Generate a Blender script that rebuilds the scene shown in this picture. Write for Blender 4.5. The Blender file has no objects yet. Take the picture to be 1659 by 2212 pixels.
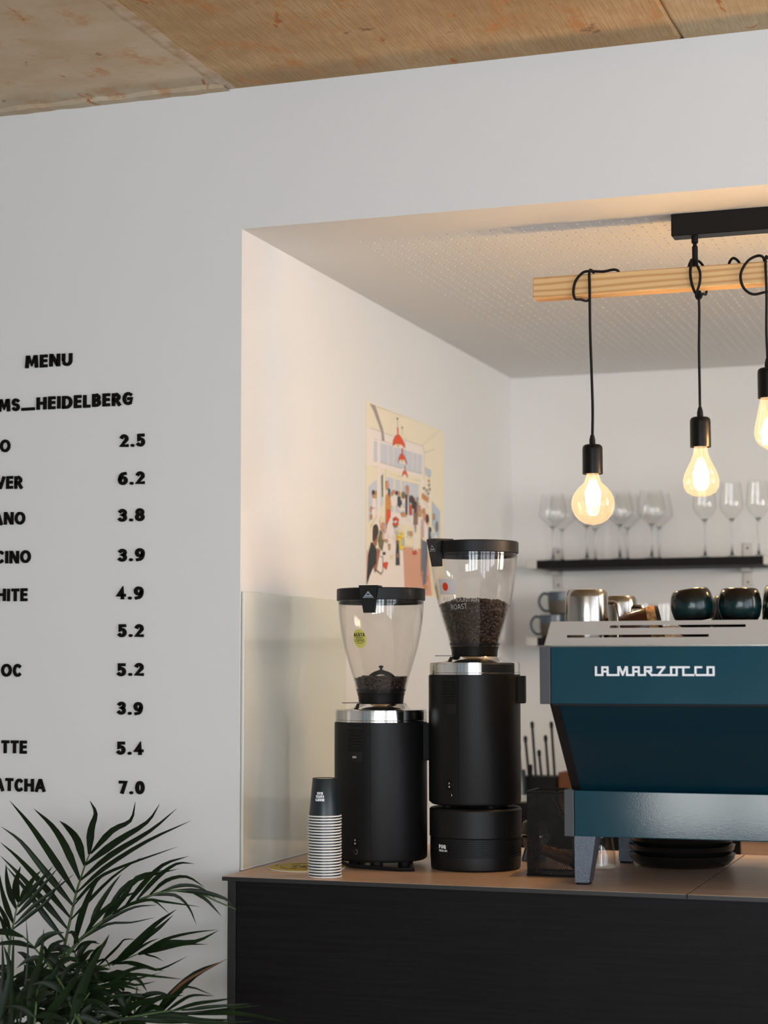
import bpy, bmesh, math, random
from mathutils import Vector, Matrix, noise
random.seed(11)
SC = bpy.context.scene
COL = SC.collection
PI = math.pi

# ------------------------------------------------------------------ camera
cam_data = bpy.data.cameras.new('camera')
cam = bpy.data.objects.new('camera', cam_data)
COL.objects.link(cam)
SC.camera = cam
cam_data.sensor_fit = 'HORIZONTAL'
cam_data.sensor_width = 27.0
cam_data.lens = 3993.729 / 1659 * 27.0
_yaw, _pitch, _roll = 0.33207, 0.08202, -0.00167
_f = Vector((-math.sin(_yaw) * math.cos(_pitch), math.cos(_yaw) * math.cos(_pitch), math.sin(_pitch)))
_r = Vector((math.cos(_yaw), math.sin(_yaw), 0)); _u = _r.cross(_f)
_r2 = _r * math.cos(_roll) + _u * math.sin(_roll); _u2 = _u * math.cos(_roll) - _r * math.sin(_roll)
cam.matrix_world = Matrix(((_r2.x, _u2.x, -_f.x, 1.64107), (_r2.y, _u2.y, -_f.y, -3.77863), (_r2.z, _u2.z, -_f.z, 1.37068), (0, 0, 0, 1)))
cam_data.clip_start = 0.05
cam_data.dof.use_dof = True
cam_data.dof.focus_distance = 4.02
cam_data.dof.aperture_fstop = 3.2

# ------------------------------------------------------------------ world, daylight, exposure
world = bpy.data.worlds.new('world'); SC.world = world
world.use_nodes = True
world.node_tree.nodes['Background'].inputs[0].default_value = (0.75, 0.87, 1.0, 1)
world.node_tree.nodes['Background'].inputs[1].default_value = 0.1
SC.view_settings.view_transform = 'Standard'
SC.view_settings.look = 'None'
SC.view_settings.gamma = 1.0
SC.view_settings.use_curve_mapping = False
SC.view_settings.exposure = -0.06
SC.cycles.use_denoising = True
SC.cycles.use_adaptive_sampling = True
SC.cycles.adaptive_threshold = 0.08
SC.cycles.max_bounces = 6
SC.cycles.diffuse_bounces = 3
SC.cycles.glossy_bounces = 3
SC.cycles.transmission_bounces = 4
SC.cycles.transparent_max_bounces = 24
SC.cycles.sample_clamp_indirect = 4.0
SC.cycles.caustics_reflective = False
SC.cycles.caustics_refractive = False

def daylight(name, loc, rot, sx, sy, power, col):
    l = bpy.data.lights.new(name, 'AREA'); l.shape = 'RECTANGLE'; l.size = sx; l.size_y = sy
    l.energy = power; l.color = col
    o = bpy.data.objects.new(name, l); COL.objects.link(o); o.location = loc; o.rotation_euler = rot
    return o
# sky seen through the shop windows: the wall behind the camera, the wall on the right, the small window at the end of the niche
daylight('window_daylight_backleft', (-1.45, -7.1, 1.70), (PI / 2, 0, 0), 3.7, 1.6, 7, (0.62, 0.83, 1.0))
daylight('window_daylight_backright', (2.3, -7.1, 1.45), (PI / 2, 0, 0), 3.5, 2.15, 345, (0.83, 0.93, 1.0))
daylight('window_daylight_side', (4.3, -3.2, 1.45), (PI / 2, 0, PI / 2), 4.8, 2.2, 228, (0.82, 0.87, 1.0))
daylight('window_daylight_niche', (3.80, 0.40, 1.80), (PI / 2, 0, math.radians(60)), 1.3, 1.1, 98, (1.0, 0.91, 0.83))
# area light added in a back window for the base panel's bright reflection
daylight('panel_reflection_light', (0.08, -7.1, 0.60), (PI / 2, 0, 0), 1.1, 0.5, 20, (1.0, 0.99, 0.96))


# ------------------------------------------------------------------ helpers
def lin(c):
    return tuple(((v / 255) / 12.92 if v / 255 <= 0.04045 else ((v / 255 + 0.055) / 1.055) ** 2.4) for v in c)

class MB:
    """collects vertices and faces for ONE mesh"""
    def __init__(s): s.v = []; s.f = []; s.sm = []; s.c = None
    def add(s, vs, fs, smooth=False):
        b = len(s.v); s.v += [tuple(v) for v in vs]
        s.f += [tuple(i + b for i in f) for f in fs]; s.sm += [smooth] * len(fs); return s
    def box(s, x0, x1, y0, y1, z0, z1):
        vs = [(x, y, z) for z in (z0, z1) for y in (y0, y1) for x in (x0, x1)]
        return s.add(vs, [(0, 2, 3, 1), (4, 5, 7, 6), (0, 1, 5, 4), (2, 6, 7, 3), (0, 4, 6, 2), (1, 3, 7, 5)])
    def hexa(s, a, b):
        """a, b: two quads of 4 points, same winding"""
        return s.add(list(a) + list(b), [(3, 2, 1, 0), (4, 5, 6, 7), (0, 1, 5, 4), (1, 2, 6, 5), (2, 3, 7, 6), (3, 0, 4, 7)])
    def rbox(s, x0, x1, y0, y1, z0, z1, r=0.003, seg=2):
        bm = bmesh.new(); bmesh.ops.create_cube(bm, size=1)
        for v in bm.verts:
            v.co = Vector(((x0 + x1) / 2 + v.co.x * (x1 - x0), (y0 + y1) / 2 + v.co.y * (y1 - y0), (z0 + z1) / 2 + v.co.z * (z1 - z0)))
        bmesh.ops.bevel(bm, geom=list(bm.edges), offset=r, segments=seg, affect='EDGES', profile=0.6)
        bm.verts.index_update()
        s.add([v.co[:] for v in bm.verts], [[v.index for v in f.verts] for f in bm.faces], False); bm.free(); return s
    def lathe(s, prof, n=40, c=(0, 0, 0), a0=0.0, a1=None, axis=None, smooth=True, sup=2.0):
        """prof: list of (r, z); r may be 0 at the ends"""
        full = a1 is None
        if full: a1 = a0 + 2 * PI
        m = n if full else n + 1
        vs = []; fs = []
        for (r, z) in prof:
            for i in range(m):
                a = a0 + (a1 - a0) * i / n
                ca, sa = math.cos(a), math.sin(a)
                if sup != 2.0:
                    k = (abs(ca) ** sup + abs(sa) ** sup) ** (-1 / sup); ca *= k; sa *= k
                vs.append((r * ca, r * sa, z))
        for j in range(len(prof) - 1):
            for i in range(n):
                i2 = (i + 1) % m
                if prof[j][0] == 0 and prof[j + 1][0] == 0: continue
                fs.append((j * m + i, j * m + i2, (j + 1) * m + i2, (j + 1) * m + i))
        if axis is not None:
            q = Vector((0, 0, 1)).rotation_difference(Vector(axis).normalized())
            vs = [tuple(q @ Vector(v)) for v in vs]
        return s.add([(v[0] + c[0], v[1] + c[1], v[2] + c[2]) for v in vs], fs, smooth)
    def tube(s, pts, r, n=8, closed=False, caps=True):
        pts = [Vector(p) for p in pts]; m = len(pts); rr = r if isinstance(r, (list, tuple)) else [r] * m
        prev = None; rings = []
        for i, p in enumerate(pts):
            if closed: t = pts[(i + 1) % m] - pts[i - 1]
            else: t = pts[min(i + 1, m - 1)] - pts[max(i - 1, 0)]
            t = t.normalized() if t.length > 1e-9 else Vector((0, 0, 1))
            if prev is None:
                up = Vector((0, 0, 1)) if abs(t.z) < 0.9 else Vector((1, 0, 0))
                prev = (up - t * up.dot(t)).normalized()
            else:
                prev = (prev - t * prev.dot(t))
                prev = prev.normalized() if prev.length > 1e-6 else t.orthogonal().normalized()
            b = t.cross(prev)
            rings.append([p + (prev * math.cos(2 * PI * k / n) + b * math.sin(2 * PI * k / n)) * rr[i] for k in range(n)])
        vs = [tuple(v) for g in rings for v in g]; fs = []
        for i in range(m if closed else m - 1):
            for k in range(n):
                k2 = (k + 1) % n; i2 = (i + 1) % m
                fs.append((i * n + k, i * n + k2, i2 * n + k2, i2 * n + k))
        s.add(vs, fs, True)
        if caps and not closed:
            s.add([tuple(v) for v in rings[0]], [tuple(range(n - 1, -1, -1))]); s.add([tuple(v) for v in rings[-1]], [tuple(range(n))])
        return s
    def prism(s, poly, f0, f1):
        """poly 2D points; f0, f1 map (u, v) to the back and the front 3D point"""
        n = len(poly); vs = [f0(*p) for p in poly] + [f1(*p) for p in poly]
        fs = [tuple(range(n - 1, -1, -1)), tuple(range(n, 2 * n))] + [(i, (i + 1) % n, n + (i + 1) % n, n + i) for i in range(n)]
        return s.add(vs, fs)
    def mesh(s, name, mat=None):
        me = bpy.data.meshes.new(name); me.from_pydata(s.v, [], s.f)
        if any(s.sm): me.polygons.foreach_set('use_smooth', s.sm)
        me.update()
        if mat: me.materials.append(mat)
        return me
    def build(s, name, mat, parent=None, fixn=True):
        me = s.mesh(name, mat)
        if fixn:
            bm = bmesh.new(); bm.from_mesh(me); bmesh.ops.remove_doubles(bm, verts=bm.verts, dist=1e-6)
            bmesh.ops.recalc_face_normals(bm, faces=bm.faces); bm.to_mesh(me); bm.free()
            if any(s.sm): me.set_sharp_from_angle(angle=math.radians(32))
        o = bpy.data.objects.new(name, me); COL.objects.link(o)
        if parent: o.parent = parent
        return o

def tag(o, label=None, cat=None, group=None, kind=None):
    if label: o['label'] = label
    if cat: o['category'] = cat
    if group: o['group'] = group
    if kind: o['kind'] = kind
    return o
def thing(name, label, cat, loc=(0, 0, 0), rz=0, group=None):
    o = bpy.data.objects.new(name, None); COL.objects.link(o); o.location = loc; o.rotation_euler = (0, 0, rz)
    o.empty_display_size = 0.05
    return tag(o, label, cat, group)
def copy_tree(o, parent=None):
    c = o.copy(); COL.objects.link(c)
    if parent: c.parent = parent
    for ch in list(o.children): copy_tree(ch, c)
    return c
def struct(name, mb, mat, fixn=True): return tag(mb.build(name, mat, None, fixn), kind='structure')
def smoothstep(a, b, x):
    t = max(0, min(1, (x - a) / (b - a))); return t * t * (3 - 2 * t)
def crom(pts, k=5):
    """Catmull-Rom through pts"""
    P = [Vector(p) for p in pts]; P = [P[0] * 2 - P[1]] + P + [P[-1] * 2 - P[-2]]; out = []
    for i in range(1, len(P) - 2):
        for j in range(k):
            t = j / k; a, b, c, d = P[i - 1], P[i], P[i + 1], P[i + 2]
            out.append(0.5 * ((2 * b) + (c - a) * t + (2 * a - 5 * b + 4 * c - d) * t * t + (3 * b - a - 3 * c + d) * t ** 3))
    out.append(P[-2]); return out

# ------------------------------------------------------------------ materials
def mat(name, col, rough=0.5, metal=0.0, spec=0.5, coat=0.0, bump=None, noise_col=None, emit=None, aniso=0.0, sub=None):
    m = bpy.data.materials.new(name); m.use_nodes = True
    nt = m.node_tree; b = nt.nodes['Principled BSDF']
    b.inputs['Base Color'].default_value = (*lin(col), 1); b.inputs['Roughness'].default_value = rough
    b.inputs['Metallic'].default_value = metal; b.inputs['Specular IOR Level'].default_value = spec
    b.inputs['Coat Weight'].default_value = coat
    if emit: b.inputs['Emission Color'].default_value = (*lin(emit[0]), 1); b.inputs['Emission Strength'].default_value = emit[1]
    if noise_col or bump:
        tc = nt.nodes.new('ShaderNodeTexCoord')
    if noise_col:      # (second colour, scale, (sx,sy,sz), lo, hi)
        c2, sc, st, lo, hi = noise_col
        mp = nt.nodes.new('ShaderNodeMapping'); mp.inputs['Scale'].default_value = st
        nz = nt.nodes.new('ShaderNodeTexNoise'); nz.inputs['Scale'].default_value = sc; nz.inputs['Detail'].default_value = 6
        rp = nt.nodes.new('ShaderNodeValToRGB'); rp.color_ramp.elements[0].position = lo; rp.color_ramp.elements[1].position = hi
        rp.color_ramp.elements[0].color = (*lin(col), 1); rp.color_ramp.elements[1].color = (*lin(c2), 1)
        nt.links.new(tc.outputs['Object'], mp.inputs[0]); nt.links.new(mp.outputs[0], nz.inputs['Vector'])
        nt.links.new(nz.outputs['Fac'], rp.inputs[0]); nt.links.new(rp.outputs[0], b.inputs['Base Color'])
    if bump:           # (scale, strength, distance, stretch)
        sc, stg, dist, st = bump
        mp = nt.nodes.new('ShaderNodeMapping'); mp.inputs['Scale'].default_value = st
        nz = nt.nodes.new('ShaderNodeTexNoise'); nz.inputs['Scale'].default_value = sc; nz.inputs['Detail'].default_value = 3
        bp = nt.nodes.new('ShaderNodeBump'); bp.inputs['Strength'].default_value = stg; bp.inputs['Distance'].default_value = dist
        nt.links.new(tc.outputs['Object'], mp.inputs[0]); nt.links.new(mp.outputs[0], nz.inputs['Vector'])
        nt.links.new(nz.outputs['Fac'], bp.inputs['Height']); nt.links.new(bp.outputs[0], b.inputs['Normal'])
    return m

def clear(name, tint=(1, 1, 1), ior=1.45, rough=0.02, emit=None, cloud=0.0, gain=1.0):
    """thin clear glass or plastic: passes light, mirrors by Fresnel, a trace of haze"""
    m = bpy.data.materials.new(name); m.use_nodes = True; nt = m.node_tree; nt.nodes.clear()
    out = nt.nodes.new('ShaderNodeOutputMaterial'); tr = nt.nodes.new('ShaderNodeBsdfTransparent'); gl = nt.nodes.new('ShaderNodeBsdfGlossy')
    tr.inputs[0].default_value = (*tint, 1); gl.inputs['Roughness'].default_value = rough
    ge = nt.nodes.new('ShaderNodeNewGeometry'); dt = nt.nodes.new('ShaderNodeVectorMath'); dt.operation = 'DOT_PRODUCT'
    nt.links.new(ge.outputs['Normal'], dt.inputs[0]); nt.links.new(ge.outputs['Incoming'], dt.inputs[1])
    def mth(op, a, b):
        k = nt.nodes.new('ShaderNodeMath'); k.operation = op
        for i, x in enumerate((a, b)):
            if x is None: continue
            if isinstance(x, float): k.inputs[i].default_value = x
            else: nt.links.new(x, k.inputs[i])
        return k
    f0 = ((ior - 1) / (ior + 1)) ** 2
    ab = mth('ABSOLUTE', dt.outputs['Value'], None); om = mth('SUBTRACT', 1.0, ab.outputs[0]); p5 = mth('POWER', om.outputs[0], 5.0)
    sc_ = mth('MULTIPLY', p5.outputs[0], (1 - f0) * gain); fr = mth('ADD', sc_.outputs[0], f0 * gain); fr.use_clamp = True
    mx = nt.nodes.new('ShaderNodeMixShader'); nt.links.new(tr.outputs[0], mx.inputs[1]); nt.links.new(gl.outputs[0], mx.inputs[2])
    nt.links.new(fr.outputs[0], mx.inputs[0])
    last = mx
    if cloud:
        df = nt.nodes.new('ShaderNodeBsdfDiffuse'); df.inputs[0].default_value = (0.8, 0.76, 0.72, 1)
        m2 = nt.nodes.new('ShaderNodeMixShader'); m2.inputs[0].default_value = cloud
        nt.links.new(mx.outputs[0], m2.inputs[1]); nt.links.new(df.outputs[0], m2.inputs[2]); last = m2
    if emit:
        em = nt.nodes.new('ShaderNodeEmission'); em.inputs[0].default_value = (*emit[0], 1); em.inputs[1].default_value = emit[1]
        ad = nt.nodes.new('ShaderNodeAddShader'); nt.links.new(last.outputs[0], ad.inputs[0]); nt.links.new(em.outputs[0], ad.inputs[1]); last = ad
    nt.links.new(last.outputs[0], out.inputs[0]); return m

M = {}
M['wall'] = mat('white_wall_paint', (224, 223, 221), 0.75, spec=0.25, bump=(260, 0.08, 0.002, (1, 1, 1)))
M['niche'] = M['wall']
M['fleece'] = mat('hole_backing_fleece', (120, 114, 108), 0.9)
M['floor'] = mat('pale_screed', (196, 188, 176), 0.6, noise_col=((176, 168, 156), 3, (1, 1, 1), .3, .7))
M['black_wood'] = mat('black_stained_panel', (16, 14, 15), 0.5, spec=0.12, noise_col=((24, 22, 24), 9, (0.5, 1, 14), .35, .7), bump=(60, .08, .002, (0.3, 1, 6)))
M['ply_edge'] = mat('black_stained_edge', (24, 22, 23), 0.55, noise_col=((44, 41, 41), 60, (9, 1, .5), .52, .75))
M['worktop'] = mat('brown_worktop', (206, 176, 152), 0.36, spec=0.4, noise_col=((190, 158, 134), 7, (1, 5, 1), .3, .7))
M['worktop_edge'] = mat('black_worktop_edge', (28, 27, 29), 0.45)
M['black'] = mat('black_plastic', (19, 18, 18), 0.42, spec=0.22)
M['black_matte'] = mat('black_powder_coat', (20, 19, 20), 0.46, spec=0.28, bump=(900, .1, .0006, (1, 1, 1)))
M['black_satin'] = mat('satin_black_metal', (16, 14, 13), 0.33, spec=0.2)
M['rubber'] = mat('black_rubber', (13, 12, 12), 0.6, spec=0.2)
M['groove'] = mat('dark_groove', (9, 8, 8), 0.8)
M['chrome'] = mat('polished_steel', (214, 212, 208), 0.09, metal=1.0)
M['steel'] = mat('brushed_steel', (160, 155, 148), 0.2, metal=1.0, bump=(40, .06, .001, (1, 30, 30)))
M['rail_steel'] = mat('rail_steel', (208, 206, 203), 0.36, metal=0.6, bump=(30, .05, .001, (1, 40, 40)))
M['alu'] = mat('matt_aluminium', (190, 187, 182), 0.45, metal=0.6)
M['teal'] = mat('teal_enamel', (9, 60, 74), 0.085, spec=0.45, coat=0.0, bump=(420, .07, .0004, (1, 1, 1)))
M['teal_shaded'] = mat('teal_enamel_shaded', (8, 42, 54), 0.16, spec=0.35, bump=(480, .04, .001, (1, 1, 1)))  # darker copy of the teal: shade of the downward-facing apron put into its colour
M['grey_cap'] = mat('dark_grey_cast_cap', (66, 66, 70), 0.5, bump=(700, .1, .001, (1, 1, 1)))
M['leg'] = mat('hammered_leg', (112, 120, 132), 0.3, metal=0.7, bump=(520, .9, .0022, (1, 1, 1)))
M['white'] = mat('white_lettering', (236, 238, 240), 0.4)
M['paper_white'] = mat('white_paper', (232, 230, 226), 0.7)
M['ink'] = mat('black_acrylic_letter', (15, 11, 9), 0.6, spec=0.12)
M['hopper'] = clear('hopper_plastic', (0.965, 0.955, 0.945), 1.5, 0.006, cloud=0.005)
M['wine'] = clear('thin_wine_glass', (0.996, 0.996, 0.994), 1.45, 0.012)
M['solid_glass'] = bpy.data.materials.new('solid_glass'); M['solid_glass'].use_nodes = True
_b = M['solid_glass'].node_tree.nodes['Principled BSDF']; _b.inputs['Transmission Weight'].default_value = 1.0; _b.inputs['Roughness'].default_value = 0.0; _b.inputs['IOR'].default_value = 1.48
M['jar'] = clear('clear_jar_glass', (0.95, 0.95, 0.94), 1.5, 0.015)
M['bean'] = mat('roasted_bean', (44, 23, 13), 0.34, spec=0.4, noise_col=((28, 14, 8), 90, (1, 1, 1), .35, .7))
M['wood'] = None
M['cup'] = mat('dark_paper_cup', (26, 38, 42), 0.34, spec=0.5)
M['cup_rim'] = mat('white_cup_rim', (238, 236, 232), 0.5)
M['yellow'] = mat('yellow_card', (190, 172, 70), 0.6)
M['sticker'] = mat('yellow_sticker', (212, 205, 108), 0.55)
M['brown_ink'] = mat('brown_ink', (70, 42, 22), 0.6)
M['red_dot'] = mat('red_sticker_dot', (228, 62, 26), 0.55)
M['pale_sticker'] = mat('white_sticker', (216, 208, 208), 0.6)
M['chalk'] = mat('white_marker', (170, 168, 166), 0.7)
M['glass_panel'] = mat('splash_glass', (216, 217, 205), 0.05, spec=0.6)
M['glass_edge'] = mat('splash_glass_edge', (150, 158, 146), 0.15)
M['logo_grey'] = mat('silver_badge', (150, 162, 170), 0.4)
M['ceramic_teal'] = mat('teal_glaze', (20, 52, 54), 0.17, spec=0.4, bump=(600, .06, .001, (1, 1, 1)))
_nt = M['ceramic_teal'].node_tree; _tc = _nt.nodes.new('ShaderNodeTexCoord'); _sx = _nt.nodes.new('ShaderNodeSeparateXYZ'); _mr = _nt.nodes.new('ShaderNodeMapRange'); _mr.inputs['From Max'].default_value = .064
_rp = _nt.nodes.new('ShaderNodeValToRGB'); _nz = _nt.nodes.new('ShaderNodeTexNoise'); _nz.inputs['Scale'].default_value = 90; _ma = _nt.nodes.new('ShaderNodeMath'); _ma.operation = 'MULTIPLY_ADD'; _ma.inputs[1].default_value = .22
for _p, _c in ((.18, (10, 10, 9)), (.36, (10, 40, 41)), (.60, (12, 42, 42)), (.82, (20, 18, 13)), (1.0, (26, 19, 12))):
    _e = _rp.color_ramp.elements[0] if _p == .18 else (_rp.color_ramp.elements[-1] if _p == 1.0 else _rp.color_ramp.elements.new(_p)); _e.position = _p; _e.color = (*lin(_c), 1)
_nt.links.new(_tc.outputs['Object'], _sx.inputs[0]); _nt.links.new(_sx.outputs['Z'], _mr.inputs['Value']); _nt.links.new(_tc.outputs['Object'], _nz.inputs['Vector'])
_nt.links.new(_nz.outputs['Fac'], _ma.inputs[0]); _nt.links.new(_mr.outputs[0], _ma.inputs[2]); _nt.links.new(_ma.outputs[0], _rp.inputs[0]); _nt.links.new(_rp.outputs[0], _nt.nodes['Principled BSDF'].inputs['Base Color'])
M['ceramic_black'] = mat('black_glaze', (22, 20, 19), 0.22)
M['speckle'] = mat('speckled_glaze', (24, 22, 22), 0.3, noise_col=((118, 140, 128), 130, (1, 1, .6), .52, .56))
M['brown_glaze'] = mat('brown_glaze', (62, 30, 11), 0.16, spec=0.5)
M['cork'] = mat('cork', (186, 140, 88), 0.8, noise_col=((120, 78, 42), 120, (1, 1, 1), .48, .62))
M['mug_blue'] = mat('blue_grey_glaze', (66, 78, 90), 0.25)
M['mug_olive'] = mat('olive_stoneware', (74, 67, 56), 0.5)
M['leaf'] = mat('palm_leaf', (15, 27, 11), 0.42, spec=0.2, noise_col=((27, 45, 17), 14, (1, 1, 1), .35, .75))
M['leaf_dry'] = mat('dry_palm_leaf', (110, 72, 52), 0.6)
M['stem'] = mat('palm_stem', (62, 84, 42), 0.5)
M['terracotta'] = mat('pot_clay', (70, 66, 62), 0.7)
M['soil'] = mat('soil', (38, 28, 22), 0.95)
M['pale_wood'] = mat('pale_oak_front', (196, 158, 130), 0.5, noise_col=((174, 134, 104), 6, (1, 1, 9), .3, .7))
M['brown_wood'] = mat('brown_walnut', (120, 72, 38), 0.5, noise_col=((84, 48, 24), 10, (1, 1, 9), .3, .7))
M['blue_grey'] = mat('blue_grey_metal', (120, 132, 146), 0.3, metal=0.6)
M['plate'] = mat('black_plate_glaze', (20, 18, 17), 0.25)
M['filament'] = mat('glowing_filament', (255, 214, 150), 0.5, emit=((255, 222, 176), 45.0))
M['bulb'] = clear('amber_bulb_glass', (0.96, 0.86, 0.70), 1.5, 0.03, emit=((1.0, 0.68, 0.38), 0.42))
M['poster_paper'] = mat('poster_paper', (236, 224, 198), 0.6)

# wooden beam: straight pine grain along X
m = bpy.data.materials.new('pine_beam'); m.use_nodes = True; nt = m.node_tree; b = nt.nodes['Principled BSDF']; b.inputs['Roughness'].default_value = .5
tc = nt.nodes.new('ShaderNodeTexCoord'); mp = nt.nodes.new('ShaderNodeMapping'); mp.inputs['Scale'].default_value = (0.5, 4.5, 4.5)
wv = nt.nodes.new('ShaderNodeTexWave'); wv.wave_type = 'BANDS'; wv.bands_direction = 'Z'; wv.inputs['Scale'].default_value = 5.0; wv.inputs['Distortion'].default_value = 7.0; wv.inputs['Detail'].default_value = 2.5; wv.inputs['Detail Scale'].default_value = 0.7
rp = nt.nodes.new('ShaderNodeValToRGB'); rp.color_ramp.elements[0].color = (*lin((222, 182, 128)), 1); rp.color_ramp.elements[1].color = (*lin((196, 146, 90)), 1); rp.color_ramp.elements[0].position = .35
nt.links.new(tc.outputs['Object'], mp.inputs[0]); nt.links.new(mp.outputs[0], wv.inputs[0]); nt.links.new(wv.outputs['Fac'], rp.inputs[0]); nt.links.new(rp.outputs[0], b.inputs['Base Color'])
M['wood'] = m

def concrete(name, c1, c2, c3, stri):
    m = bpy.data.materials.new(name); m.use_nodes = True; nt = m.node_tree; N = nt.nodes; L = nt.links
    b = N['Principled BSDF']; b.inputs['Roughness'].default_value = .85; b.inputs['Specular IOR Level'].default_value = .2
    tc = N.new('ShaderNodeTexCoord')
    def nz(scale, st, det=8, rough=.6, dist=0.0):
        mp = N.new('ShaderNodeMapping'); mp.inputs['Scale'].default_value = st; n = N.new('ShaderNodeTexNoise')
        n.inputs['Scale'].default_value = scale; n.inputs['Detail'].default_value = det; n.inputs['Roughness'].default_value = rough; n.inputs['Distortion'].default_value = dist
        L.new(tc.outputs['Object'], mp.inputs[0]); L.new(mp.outputs[0], n.inputs['Vector']); return n
    def ramp(src, lo, hi, a=(0, 0, 0), bcol=(1, 1, 1)):
        r = N.new('ShaderNodeValToRGB'); r.color_ramp.elements[0].position = lo; r.color_ramp.elements[1].position = hi
        r.color_ramp.elements[0].color = (*a, 1); r.color_ramp.elements[1].color = (*bcol, 1); L.new(src.outputs[0], r.inputs[0]); return r
    def mix(f, a, bc, typ='MIX'):
        x = N.new('ShaderNodeMix'); x.data_type = 'RGBA'; x.blend_type = typ
        L.new(f.outputs[0], x.inputs['Factor']); L.new(a, x.inputs['A'])
        if isinstance(bc, tuple): x.inputs['B'].default_value = (*bc, 1)
        else: L.new(bc, x.inputs['B'])
        return x.outputs['Result']
    base = ramp(nz(3.2, (1, 1.6, 1), 8, .65), .36, .66, lin(c1), lin(c2))
    col = mix(ramp(nz(9, (1, .7, 1), 9, .7), .54, .64), base.outputs[0], lin(c3))
    col = mix(ramp(nz(26, (1.0, .35, 1), 4, .6, .8), .67, .72), col, lin((168, 104, 58)))
    col = mix(ramp(nz(14, (1, 1, 1), 5, .6), .68, .73), col, lin((128, 104, 80)))
    fine = ramp(nz(50, (6, .22, 1), 3, .6), .4, .62); fm = N.new('ShaderNodeMath'); fm.operation = 'MULTIPLY'; fm.inputs[1].default_value = stri
    L.new(fine.outputs[0], fm.inputs[0]); col = mix(fm, col, lin((140, 108, 74)))
    L.new(col, b.inputs['Base Color'])
    bp = N.new('ShaderNodeBump'); bp.inputs['Strength'].default_value = stri * .7; bp.inputs['Distance'].default_value = .003
    L.new(fine.outputs[0], bp.inputs['Height']); L.new(bp.outputs[0], b.inputs['Normal'])
    return m
M['conc_a'] = concrete('raw_concrete_grey', (196, 182, 160), (178, 154, 124), (184, 148, 112), .04)
M['conc_b'] = concrete('raw_concrete_rusty', (190, 164, 126), (168, 138, 100), (184, 136, 90), .4)
M['conc_c'] = concrete('raw_concrete_ochre', (190, 172, 142), (172, 150, 116), (184, 144, 100), .3)

# vertex-coloured print
m = bpy.data.materials.new('poster_print'); m.use_nodes = True
at = m.node_tree.nodes.new('ShaderNodeVertexColor'); at.layer_name = 'print'
m.node_tree.links.new(at.outputs[0], m.node_tree.nodes['Principled BSDF'].inputs['Base Color']); m.node_tree.nodes['Principled BSDF'].inputs['Roughness'].default_value = .6
M['print'] = m

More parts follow.
